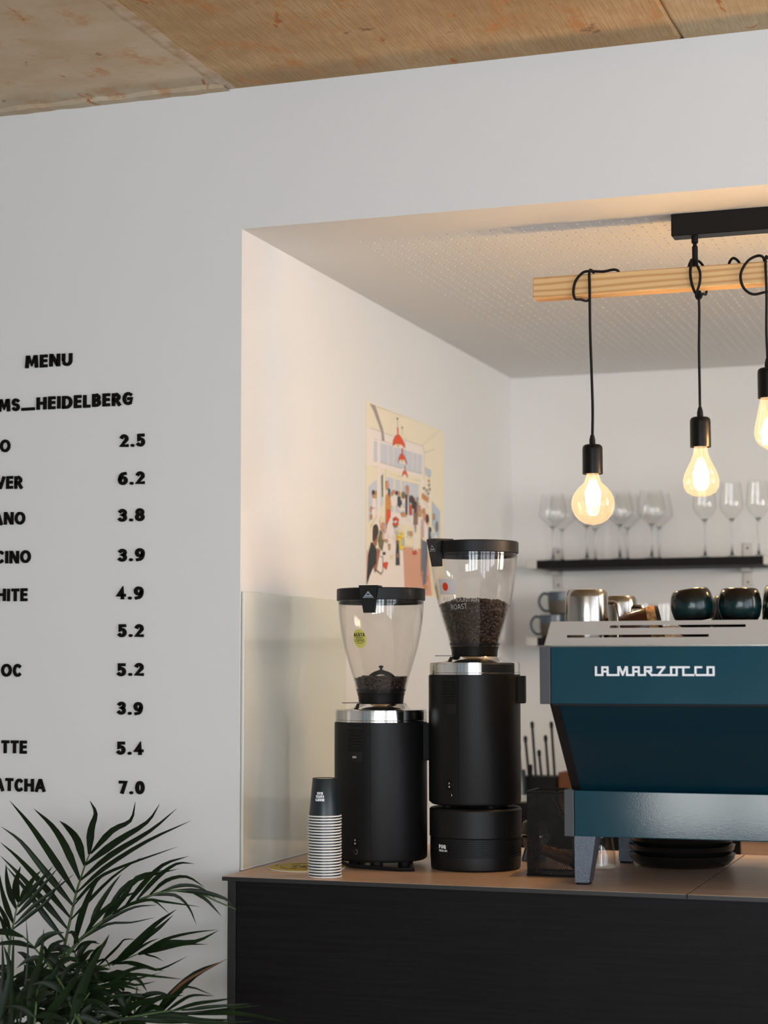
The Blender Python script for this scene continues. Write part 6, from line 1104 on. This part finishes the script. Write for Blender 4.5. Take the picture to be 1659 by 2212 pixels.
# raised lettering, one mesh per letter, linked by the base line
LS, LX, LZ = 1 / 5.925 / 1092, .8495, 1.3655
def lg_pt(x, y, d): return (LX + (x - 75) * LS + EM.x + 0, YU - .0005 - .003 * d + EM.y, LZ - (y - 128) * LS + EM.z)
def strokes(lst, hw=12.5):
    mb = MB(); k = 0
    for pts in lst:
        for a, b in zip(pts, pts[1:]):
            k += 1; dx, dy = b[0] - a[0], b[1] - a[1]; l = math.hypot(dx, dy); ux, uy = dx / l * hw, dy / l * hw
            q = [(a[0] - ux - uy, a[1] - uy + ux), (b[0] + ux - uy, b[1] + uy + ux), (b[0] + ux + uy, b[1] + uy - ux), (a[0] - ux + uy, a[1] - uy - ux)]
            mb.prism(q, lambda u, v: lg_pt(u, v, 0), lambda u, v, k=k: lg_pt(u, v, 1 + .03 * k))
    return mb
LOGO = [[[(88, 140), (88, 238), (158, 238)]], [[(170, 238), (170, 141), (238, 141), (238, 238), (362, 238)], [(170, 194), (238, 194)]],
 [[(375, 238), (375, 141), (390, 141), (430, 232), (470, 141), (485, 141), (485, 238), (552, 238)]], [[(565, 238), (565, 141), (635, 141), (635, 238), (700, 238)], [(565, 194), (635, 194)]],
 [[(712, 238), (712, 141), (790, 141), (790, 188), (712, 188)], [(750, 190), (796, 238), (860, 238)]], [[(872, 141), (956, 141), (880, 238), (1028, 238)]],
 [[(1040, 238), (1040, 141), (1110, 141), (1110, 238), (1040, 238)]], [[(1110, 141), (1260, 141)], [(1192, 141), (1192, 238), (1332, 238)]], [[(1414, 141), (1344, 141), (1344, 238), (1482, 238)]], [[(1494, 238), (1494, 141), (1568, 141), (1568, 238), (1494, 238)]]]
for l in LOGO: strokes(l).build('logo_letter', M['white'], em, fixn=False)

# ------------------------------------------------------------------ things on the machine
TZ = 1.4085
def jug(x, y, r, h, rz, label):
    t = thing('milk_jug', label, 'milk jug', (x, y, TZ), rz)
    MB().lathe([(r * .97, .0005), (r * 1.0, .012), (r * .99, h * .55), (r * .965, h * .86), (r * .93, h * .94), (r * .84, h * .99), (r * .7, h), (0, h)], 48).build('body', M['steel'], t)
    MB().tube(crom([(r * .97, 0, h * .78), (r * 1.45, 0, h * .74), (r * 1.62, 0, h * .45), (r * 1.5, 0, h * .15), (r * 1.75, 0, .004)], 5), .0045, 8).build('handle', M['steel'], t)
    return t
jug(.797, -.055, .0452, .1135, math.radians(35), 'upturned steel milk jug at the left end of the machine top')
jug(.828, .115, .040, .1060, math.radians(-20), 'second steel milk jug, partly hidden behind the front one')
# brown cup with a cork band, lying on its side
bc = thing('brown_cup', 'shiny brown cup with a cork band lying on the machine top', 'cup', (.909, -.03, TZ + .038)); bc.rotation_euler = (0, math.radians(78), math.radians(8))
MB().lathe([(.030, -.045), (.0335, -.030), (.0365, -.008), (.0370, .012), (.0355, .012), (.034, -.008), (.029, -.040), (.0, -.042)], 40).build('body', M['brown_glaze'], bc)
MB().lathe([(.0366, .012), (.0376, .0125), (.0376, .030), (.0366, .0305)], 40).build('cork_band', M['cork'], bc)
MB().lathe([(.0350, .030), (.0362, .0305), (.0355, .0365), (.0340, .0365), (.034, .012), (.0, .010)], 40).build('lip', M['ceramic_black'], bc)
sp = thing('small_tumbler', 'small low glass beside the brown cup on the machine top', 'glass', (.962, .01, TZ))
MB().lathe([(.018, .0005), (.021, .03), (.019, .046), (.014, .0495), (0, .0495)], 24).build('bowl', M['jar'], sp)
def round_cup(x, y, r, h, z, m, label, rot=(0, 0, 0), saucer=True):
    t = thing('round_cup', label, 'cup', (x, y, z)); t.rotation_euler = rot
    MB().lathe([(r * .80, .0005), (r * .92, h * .15), (r * 1.0, h * .42), (r * .99, h * .6), (r * .93, h * .82), (r * .84, h * .95), (r * .74, h * .995), (r * .68, h), (r * .6, h * .985), (0, h * .985)], 48).build('bowl', m, t)
    return t
def dish(x, y, r, z, h, label):
    t = thing('saucer', label, 'saucer', (x, y, z))
    MB().lathe([(0, .0003), (r * .6, .0003), (r * .9, h * .5), (r, h), (r * .96, h), (r * .6, h * .45), (0, h * .45)], 40).build('dish', M['ceramic_black'], t); return t
for k, x in enumerate((1.022, 1.112)):
    n0 = ('left', 'right')[k]
    for q in range(3): dish(x + .001 * q, -.08, .0405, TZ + q * .0158, .0155, 'black saucer under the %s teal cup, %s of three' % (n0, ('lowest', 'middle one', 'topmost')[q]))
round_cup(1.022, -.08, .0432, .0635, TZ + .0472, M['ceramic_teal'], 'tilted dark teal glazed cup nearer the cork-banded brown cup', (0, math.radians(-8), 0))
round_cup(1.112, -.08, .0425, .0640, TZ + .0470, M['ceramic_teal'], 'level dark teal glazed cup beside the speckled one')
round_cup(1.193, -.06, .040, .118, TZ, M['speckle'], 'tall black cup with pale green speckles at the right edge')
round_cup(1.075, .02, .036, .1, TZ, M['ceramic_black'], 'plain black cup behind and between the two teal cups')

# ------------------------------------------------------------------ things on the worktop round the machine
mh = thing('mesh_holder', 'square black wire mesh holder standing left of the espresso machine', 'mesh holder', (.681, .147, CT)); W2, H2 = .0535, .178
fr = MB()
for z in (.0025, H2): fr.tube([(-W2, -W2, z), (W2, -W2, z), (W2, W2, z), (-W2, W2, z)], .0022, 6, closed=True)
fr.box(-W2, W2, -W2, W2, .0008, .002)
fr.build('frame', M['black_satin'], mh)
def lattice():
    mb = MB(); p = .0042; w = .0010; hgt = H2 - .002; tot = 2 * W2
    k = -int(hgt / p) - 1
    while k * p < tot:
        for s in (1, -1):
            # line x = x0 + s' * z inside [0, tot] x [0, hgt]
            x0 = k * p; za, zb = max(0, -x0), min(hgt, tot - x0)
            if zb - za < .004: continue
            xa, xb = x0 + za, x0 + zb
            if s == -1: xa, xb = tot - xa, tot - xb
            d = w * .7
            vs = [(xa - W2 - d, 0, za + .002 ), (xa - W2 + d, 0, za + .002), (xb - W2 + d, 0, zb + .002), (xb - W2 - d, 0, zb + .002)]
            mb.add(vs + [(x, .0008, z) for x, y, z in vs], [(0, 1, 2, 3), (7, 6, 5, 4), (0, 4, 5, 1), (1, 5, 6, 2), (2, 6, 7, 3), (3, 7, 4, 0)])
        k += 1
    return mb.mesh('mesh_side', M['black_satin'])
lm = lattice()
for q in range(4):
    o = bpy.data.objects.new('mesh_side', lm); COL.objects.link(o); o.parent = mh; o['kind'] = 'stuff'
    o.location = (W2 * math.sin(q * PI / 2), -W2 * math.cos(q * PI / 2), 0); o.rotation_euler = (0, 0, q * PI / 2)
br = thing('wooden_brush', 'wooden handled brush leaning inside the black mesh holder', 'brush', (.675, .150, CT + .0045))
MB().tube([(-.030, -.010, .048), (-.005, 0, .040), (.022, .006, .028), (.034, .012, .022)], [.010, .013, .012, .010], 12).build('handle', M['brown_wood'], br)
MB().tube([(.034, .012, .022), (.044, .014, .014)], [.011, .013], 12).build('bristles', M['black'], br)
st2 = thing('steel_spoon', 'steel spoon standing in the black mesh holder', 'spoon', (.70, .165, CT + .0045))
MB().tube(crom([(.012, .02, .001), (.006, .01, .08), (-.03, -.01, .16)], 5), .0035, 6).build('handle', M['steel'], st2)

def plate(z, r, label):
    t = thing('plate', label, 'plate', (.905, .40, z))
    MB().lathe([(0, .0002), (r * .74, .0002), (r * .78, .0015), (r * .88, .006), (r * .975, .018), (r, .028), (r * .985, .0282), (r * .95, .018), (r * .86, .008), (r * .7, .006), (0, .006)], 56).build('dish', M['plate'], t); return t
for k in range(3): plate(CT + k * .0205, .118, 'black plate of the stack under the espresso machine, %s' % ('lowest one on the worktop', 'middle one', 'topmost one')[k])
gj = thing('glass_jar', 'small clear glass jar standing behind the front machine leg', 'jar', (.742, .30, CT))
MB().lathe([(0, .0005), (.031, .0005), (.0335, .003), (.0325, .03), (.027, .06), (.025, .09), (.0255, .098), (.0235, .098), (.023, .09), (.025, .06), (.0305, .03), (.0313, .006), (0, .005)], 40).build('body', M['jar'], gj)
# bits between the grinder and the mesh holder
tl = thing('dosing_funnel', 'blue grey metal funnel tool between the taller grinder and mesh holder', 'funnel', (.565, .40, CT))
MB().lathe([(.028, .0), (.030, .002), (.022, .03), (.034, .050), (.036, .058), (.033, .058), (.020, .03), (.027, .002)], 36).build('cone', M['blue_grey'], tl)
MB().lathe([(.0362, .054), (.0385, .055), (.0385, .060), (.0362, .061)], 36).build('rim', M['steel'], tl)
oc = thing('small_cup', 'small dark cup upturned on the funnel tool beside the taller grinder', 'cup', (.565, .40, CT + .0612))
MB().lathe([(.030, .0003), (.026, .026), (.021, .030), (0, .030)], 32).build('bowl', M['mug_olive'], oc)

# ------------------------------------------------------------------ pendant lamps over the counter
mt = thing('ceiling_mount', 'long black metal mount on the niche ceiling holding the wooden beam', 'lamp mount', (1.35, .205, ZN))
MB().rbox(.939 - 1.35, .42, -.021, .021, -.0495, -.0004, .0012, 1).build('housing', M['black_satin'], mt)
for x in (.987, 1.70):
    MB().lathe([(.0001, -.0495), (.0075, -.0495), (.0075, -.0625), (.0045, -.066), (.0045, -.0695), (.0065, -.072), (.0065, -.118), (.0001, -.118)], 16, c=(x - 1.35, 0, 0)).build('rod', M['black_satin'], mt)
BZ0, BZ1, BY0, BY1, BX0, BX1 = 2.1835, 2.2305, .183, .228, .6275, 2.06
bm_ = thing('wooden_beam', 'pale pine beam hanging level above the espresso machine', 'beam', ((BX0 + BX1) / 2, .205, BZ0))
MB().rbox(BX0 - BX1, 0, BY0 - .205, BY1 - .205, 0, BZ1 - BZ0, .002, 1).build('timber', M['wood'], bm_).location = ((BX1 - BX0) / 2, 0, 0)

BULBS = {   # profile as (r, distance below the socket), unit metres
 'globe': [(.0135, -.006), (.0140, .004), (.0165, .012), (.0195, .020), (.0310, .030), (.0405, .042), (.0460, .054), (.0475, .066), (.0460, .078), (.0405, .091), (.0310, .102), (.0185, .1095), (.0, .1132)],
 'pear': [(.0135, -.006), (.0150, .006), (.0165, .016), (.0215, .030), (.0290, .044), (.0360, .060), (.0390, .074), (.0375, .087), (.0310, .099), (.0200, .1055), (.0100, .1077), (.0, .1082)],
 'teardrop': [(.0135, -.006), (.0180, .004), (.0215, .022), (.0262, .044), (.0305, .064), (.0315, .078), (.0285, .091), (.0210, .101), (.0110, .107), (.0045, .111), (.0, .1125)]}
def pendant(x, y, ztop, kind, label, path, power):
    """ztop: top of the socket; path: cord points from above down to the socket"""
    t = thing('pendant_lamp', label, 'pendant lamp', (x, y, ztop), group='bulb pendants hanging from the wooden beam')
    loc = lambda p: (p[0] - x, p[1] - y, p[2] - ztop)
    MB().tube([loc(p) for p in crom(path, 6)], .0030, 8).build('cord', M['rubber'], t)
    MB().lathe([(.0028, .022), (.0042, .021), (.0066, .0105), (.0068, .002), (.0075, 0), (.0075, -.001)], 20).build('cord_grip', M['black'], t)
    sk = MB().lathe([(.0001, 0), (.016, 0), (.0198, -.0022), (.0218, -.006), (.0222, -.011), (.0224, -.0650), (.0195, -.0650), (.0190, -.058), (.0001, -.058)], 40).build('socket', M['black_satin'], t)
    zb = -.0640
    bulb = MB().lathe([(r, zb - d) for r, d in BULBS[kind]], 44).build('bulb', M['bulb'], t)
    zc = BULBS[kind][6][1] * .82
    MB().lathe([(.0001, zb + .004), (.006, zb + .004), (.005, zb - .02), (.0035, zb - .028), (.0001, zb - .030)], 14).build('stem', M['jar'], bulb)
    fl = MB()
    for k in range(8):
        a = k * PI / 4; fl.tube([(.0050 * math.cos(a), .0050 * math.sin(a), zb - zc + .026), (.0140 * math.cos(a + .2), .0140 * math.sin(a + .2), zb - zc + .002), (.0115 * math.cos(a + .4), .0115 * math.sin(a + .4), zb - zc - .025)], .0040, 6)
    fl.build('filament', M['filament'], bulb)
    li = bpy.data.lights.new('bulb_light', 'POINT'); li.energy = power; li.color = (1.0, .63, .27); li.shadow_soft_size = .018
    lo = bpy.data.objects.new('bulb_light', li); COL.objects.link(lo); lo.parent = t; lo.location = (0, 0, zb - zc)
    return t
yb = .180; PW = 20.0
# left lamp: cord thrown over the beam, one loop round it
p1 = [(.812, .232, 2.222), (.814, .226, 2.238), (.808, .205, 2.2405), (.786, .196, 2.2360), (.764, .188, 2.2362), (.744, .180, 2.2340), (.727, .1765, 2.215), (.7215, .177, 2.192), (.7245, .181, 2.176), (.733, .195, 2.1765), (.744, .222, 2.1785), (.752, .233, 2.20), (.757, .226, 2.236), (.7575, .196, 2.2415), (.7575, .178, 2.232), (.758, .177, 2.20), (.758, .178, 2.10), (.7595, .180, 2.02), (.761, .181, 1.93), (.7598, .181, 1.870)]
pendant(.7595, .181, 1.8495, 'globe', 'lowest lit bulb pendant, a round globe, leftmost on the beam', p1, PW)
p2 = [(.966, .234, 2.222), (.970, .222, 2.238), (.978, .205, 2.2480), (.984, .184, 2.2430), (.981, .176, 2.22), (.983, .176, 2.195), (.990, .178, 2.172), (.999, .184, 2.164), (1.004, .2, 2.172), (1.006, .232, 2.18), (1.005, .234, 2.225), (.999, .205, 2.2420), (.992, .182, 2.240), (1.002, .1745, 2.215), (1.001, .1745, 2.19), (.993, .175, 2.165), (.999, .1735, 2.156), (1.004, .175, 2.163), (.9985, .177, 2.172), (.9985, .180, 2.13), (.9965, .181, 2.05), (.9965, .181, 1.97), (.9965, .181, 1.921)]
pendant(.9965, .181, 1.8995, 'pear', 'lit pear-shaped bulb pendant in the middle of the visible three', p2, PW)
p3 = [(1.052, .236, 2.205), (1.056, .230, 2.238), (1.068, .215, 2.2490), (1.080, .224, 2.240), (1.088, .238, 2.215), (1.110, .2385, 2.205), (1.132, .232, 2.238), (1.128, .200, 2.2470), (1.106, .176, 2.2330), (1.090, .1725, 2.205), (1.094, .1735, 2.176), (1.112, .178, 2.160), (1.134, .186, 2.163), (1.152, .232, 2.180), (1.150, .236, 2.226), (1.144, .205, 2.2420), (1.142, .180, 2.232), (1.143, .178, 2.16), (1.141, .180, 2.08), (1.142, .181, 2.021)]
pendant(1.1425, .181, 1.9985, 'teardrop', 'highest lit bulb pendant, a slim teardrop at the right edge', p3, PW)
for x, zt, kd, lab in ((1.45, 1.87, 'globe', 'lit globe bulb pendant beyond the teardrop bulb on the beam'), (1.78, 1.94, 'pear', 'lit pear bulb pendant near the far end of the beam')):
    pth = [(x + .05, .232, 2.222), (x + .045, .205, 2.240), (x, .186, 2.2400), (x - .028, .177, 2.21), (x - .022, .185, 2.176), (x - .005, .232, 2.185), (x, .228, 2.236), (x, .182, 2.240), (x, .179, 2.20), (x, .181, 2.08), (x, .181, zt + .022)]
    pendant(x, .181, zt, kd, lab, pth, PW)

# ------------------------------------------------------------------ back wall shelves
def shelf(name, z, xa, xb, label):
    s = thing(name, label, 'shelf', (xa, D, z))
    MB().rbox(.036, xb - xa, -.235, -.012, -.0265, 0, .001, 1).build('board', M['rubber'], s)
    MB().rbox(0, .035, -.236, -.012, -.0270, .0002, .001, 1).build('end_cap', M['alu'], s)
    MB().rbox(xb - xa + .001, xb - xa + .036, -.236, -.012, -.0270, .0002, .001, 1).build('end_cap', M['alu'], s)
    for bx in (.052, xb - xa - .08):
        b = MB(); b.rbox(bx - .017, bx + .017, -.0030, -.0002, -.085, .055, .002); b.rbox(bx - .014, bx + .014, -.06, -.0025, -.040, -.0275, .001)
        bk = b.build('bracket', M['alu'], s)
        for dz in (.040, -.072): MB().lathe([(.0001, 0), (.0036, 0), (.0036, .0014), (.0001, .0018)], 12, axis=(0, -1, 0), c=(bx, -.003, dz)).build('screw', M['black_satin'], bk)
    return s
ZS1, ZS2 = 1.7075, 1.4560
shelf('wall_shelf', ZS1, .107, .875, 'upper black wall shelf carrying the row of wine glasses')
shelf('wall_shelf', ZS2, .107, 1.5, 'lower black wall shelf with mugs and tumblers behind the machine')
def wine(kind):
    g = thing('wine_glass', 'x', 'wine glass')
    if kind == 'wide': H, rw, rr, zb, zw, k1, k2 = .222, .0465, .0345, .112, .150, .60, .93
    else: H, rw, rr, zb, zw, k1, k2 = .242, .0385, .0305, .124, .166, .72, .95
    prof = [(0, .0006), (.033, .0006), (.034, .0014), (.020, .0040), (.0075, .0085), (.0042, .016), (.0036, .05), (.0036, zb - .014), (.0060, zb - .004), (.016, zb + .004), (rw * k1, zb + (zw - zb) * .42), (rw * k2, zb + (zw - zb) * .82), (rw, zw), (rw * .95, zw + (H - zw) * .3), (rw * .87, zw + (H - zw) * .62), (rr, H), (rr - .0009, H), (rw * .85, zw + (H - zw) * .62), (rw * .93, zw + (H - zw) * .3), (rw - .0012, zw), (rw * (k2 - .03), zb + (zw - zb) * .84), (rw * (k1 - .04), zb + (zw - zb) * .47), (.012, zb + .008), (0, zb + .0055)]
    ft_ = prof[:8]; bw_ = prof[7:]
    MB().lathe(ft_ + [(.0060, zb - .004), (.012, zb + .002), (.008, zb + .0045), (0, zb + .005)], 32).build('stem_and_foot', M['solid_glass'], g)
    MB().lathe([(.0125, zb + .0025)] + prof[9:22] + [(.011, zb + .007)], 36).build('bowl', M['wine'], g); return g
gw, gt = wine('wide'), wine('tall'); fw = ft = True
ords = ('first', 'second', 'third', 'fourth')
for k, x in enumerate((.186, .299, .408, .513)):
    for row, y in (('front', 2.150), ('back', 2.268)):
        o = gw if fw else copy_tree(gw); fw = False
        o.location = (x + (.002 if row == 'back' else 0), y, ZS1 + .0005); o['label'] = 'wide-bowled wine glass, %s from the left in the %s row on the shelf' % (ords[k], row); o['group'] = 'wide wine glasses on the upper shelf'
for k, x in enumerate((.682, .768, .852)):
    o = gt if ft else copy_tree(gt); ft = False
    o.location = (x, 2.17, ZS1 + .0005); o['label'] = 'taller slim wine glass, %s at the right end of the shelf' % ('leftmost of three', 'middle of three', 'rightmost of three')[k]; o['group'] = 'tall wine glasses on the upper shelf'
def mug(x, y, z, rz, label, tilt=0, flip=False):
    t = thing('mug', label, 'mug', (x, y, z), group='stacked mugs on the lower shelf'); t.rotation_euler = (0, tilt, rz)
    MB().lathe([(0, .0005), (.034, .0005), (.038, .004), (.042, .030), (.0425, .046), (.0385, .046), (.037, .006), (0, .005)], 36).build('body', M['mug_olive'], t)
    MB().lathe([(.0425, .045), (.0430, .050), (.0420, .074), (.0405, .075), (.039, .072), (.039, .045)], 36).build('glazed_band', M['mug_blue'], t)
    MB().tube(crom([(.040, 0, .066), (.058, 0, .070), (.072, 0, .054), (.072, 0, .032), (.058, 0, .014), (.041, 0, .012)], 5), .0045, 8).build('handle', M['mug_blue'], t)
mug(.172, 2.19, ZS2 + .0004, PI, 'lower blue-rimmed mug of the left stack on the lower shelf')
mug(.198, 2.20, ZS2 + .0768, PI, 'upper blue-rimmed mug of the left stack on the lower shelf')
mug(.292, 2.20, ZS2 + .0004, PI * .95, 'lower mug of the stack hidden behind the steel jug')
mug(.296, 2.20, ZS2 + .0768, PI * .9, 'upper mug of the stack hidden behind the steel jug')
def tumbler(x, y, label):
    t = thing('tumbler', label, 'glass', (x, y, ZS2 + .0004), group='tumblers on the lower shelf')
    MB().lathe([(0, .0005), (.028, .0005), (.0295, .002), (.0325, .108), (.0312, .108), (.0282, .008), (0, .008)], 32).build('glass', M['wine'], t)
for k, (x, y) in enumerate(((.395, 2.20), (.468, 2.21), (.541, 2.20))): tumbler(x, y, 'clear tumbler on the lower shelf, %s' % ('nearest the steel jugs', 'middle of the three', 'nearest the teal cups')[k])

# ------------------------------------------------------------------ back counter and what stands on it
bcn = thing('back_counter', 'dark back counter with a pale wood front along the rear wall', 'counter', (1.4, 1.95, 0))
MB().box(-1.395, 1.595, -.20, .375, .86, .90).build('top', M['black'], bcn)
MB().box(-1.395, -.565, -.18, .375, .02, .86).build('dark_cabinet', M['black'], bcn)
MB().box(-.562, 1.595, -.18, .375, .02, .86).build('wood_cabinet', M['pale_wood'], bcn)
pg = thing('peg_rack', 'small black rack with upright round-ended pegs on the back counter', 'rack', (.205, 1.90, .90))
MB().rbox(-.055, .055, -.045, .045, 0, .122, .003).build('base', M['black'], pg)
for px, top, lean in ((-.052, 1.145, .018), (-.030, 1.190, .016), (-.008, 1.102, .014), (.013, 1.148, .014), (.032, 1.190, .014), (-.028, 1.058, .008), (-.074, 1.12, .012)):
    h = top - .90; yy = -.03 if px == -.028 else 0
    MB().tube([(px + lean * .9, yy, .05), (px, yy, h - .022), (px - .0005, yy, h - .016), (px - .001, yy, h - .004), (px - .001, yy, h)], [.0042, .0042, .0062, .0062, .003], 8).build('peg', M['black'], pg)
wb = thing('wooden_block', 'brown wooden block beside the peg rack on the back counter', 'wood block', (.305, 1.92, .90))
MB().rbox(-.042, .042, -.05, .05, 0, .135, .004).build('block', M['brown_wood'], wb)
bx_ = thing('scale_box', 'dark flat box with a steel top on the back counter', 'box', (.135, 1.84, .90))
MB().rbox(-.055, .055, -.05, .05, 0, .045, .002).build('body', M['black'], bx_); MB().rbox(-.054, .054, -.049, .049, .045, .049, .001).build('steel_plate', M['steel'], bx_)
for i in range(3):
    c = copy_tree(cup0); c.location = (.140, 1.84, .9492 + i * .006); c.rotation_euler = (0, 0, 1.0 + i)
    c['group'] = 'paper cups on the back counter'; c['label'] = 'upturned dark paper cup on the back counter, %s of three' % ('lowest', 'middle one', 'topmost')[i]

# ------------------------------------------------------------------ palm
pm = thing('potted_palm', 'leafy green potted palm at the lower left in front of the white wall', 'plant', (-.50, -.42, 0)); PO = Vector((.50, .42, 0))
MB().lathe([(0, .0005), (.12, .0005), (.135, .01), (.165, .33), (.170, .35), (.155, .35), (.150, .31), (0, .31)], 40).build('pot', M['terracotta'], pm)
MB().lathe([(.149, .308), (.1, .318), (0, .324)], 30).build('soil', M['soil'], pm)
def leaf_mesh(w, pts, dry):
    P = crom(pts, 3); n = len(P); mb = MB(); vs = []; fs = []
    L = sum((P[i + 1] - P[i]).length for i in range(n - 1)); s = 0; o = P[0].copy()
    for i, p in enumerate(P):
        if i: s += (P[i] - P[i - 1]).length
        t = s / L; wd = w * .62 * (min(1, .25 + t * 2.6) * (1 - t ** 2.2) + .03)
        d = (P[min(i + 1, n - 1)] - P[max(i - 1, 0)]).normalized()
        side = d.cross(Vector((.25, -.95, .2))); side = side.normalized() if side.length > 1e-3 else Vector((1, 0, 0))
        nn = side.cross(d); q = p - o
        vs += [tuple(q - side * wd + nn * wd * .35), tuple(q), tuple(q + side * wd + nn * wd * .35)]
    for i in range(n - 1):
        for k in range(2): fs.append((i * 3 + k, i * 3 + k + 1, i * 3 + 4 + k, i * 3 + 3 + k))
    return mb.add(vs, fs, True), o
for fi, (stem, leaves) in enumerate(PALM_FRONDS):
    base = Vector((-.50 + random.uniform(-.07, .07), -.42 + random.uniform(-.07, .07), .31)); s0 = Vector(stem[0])
    pts = [base, base.lerp(s0, .5) + Vector((0, 0, .03))] + [Vector(p) for p in stem]
    pts = crom(pts, 3); n = len(pts)
    fr_ = MB().tube([p + PO - Vector((0, 0, 0)) for p in pts], [.0050 - .0036 * i / (n - 1) for i in range(n)], 6).build('frond_stem', M['stem'], pm, fixn=False)
    for li, (w, lp) in enumerate(leaves):
        mb, o = leaf_mesh(w, lp, False)
        lf = mb.build('leaflet', M['leaf_dry'] if (fi == 5 and li == 1) else M['leaf'], fr_, fixn=False); lf.location = o + PO
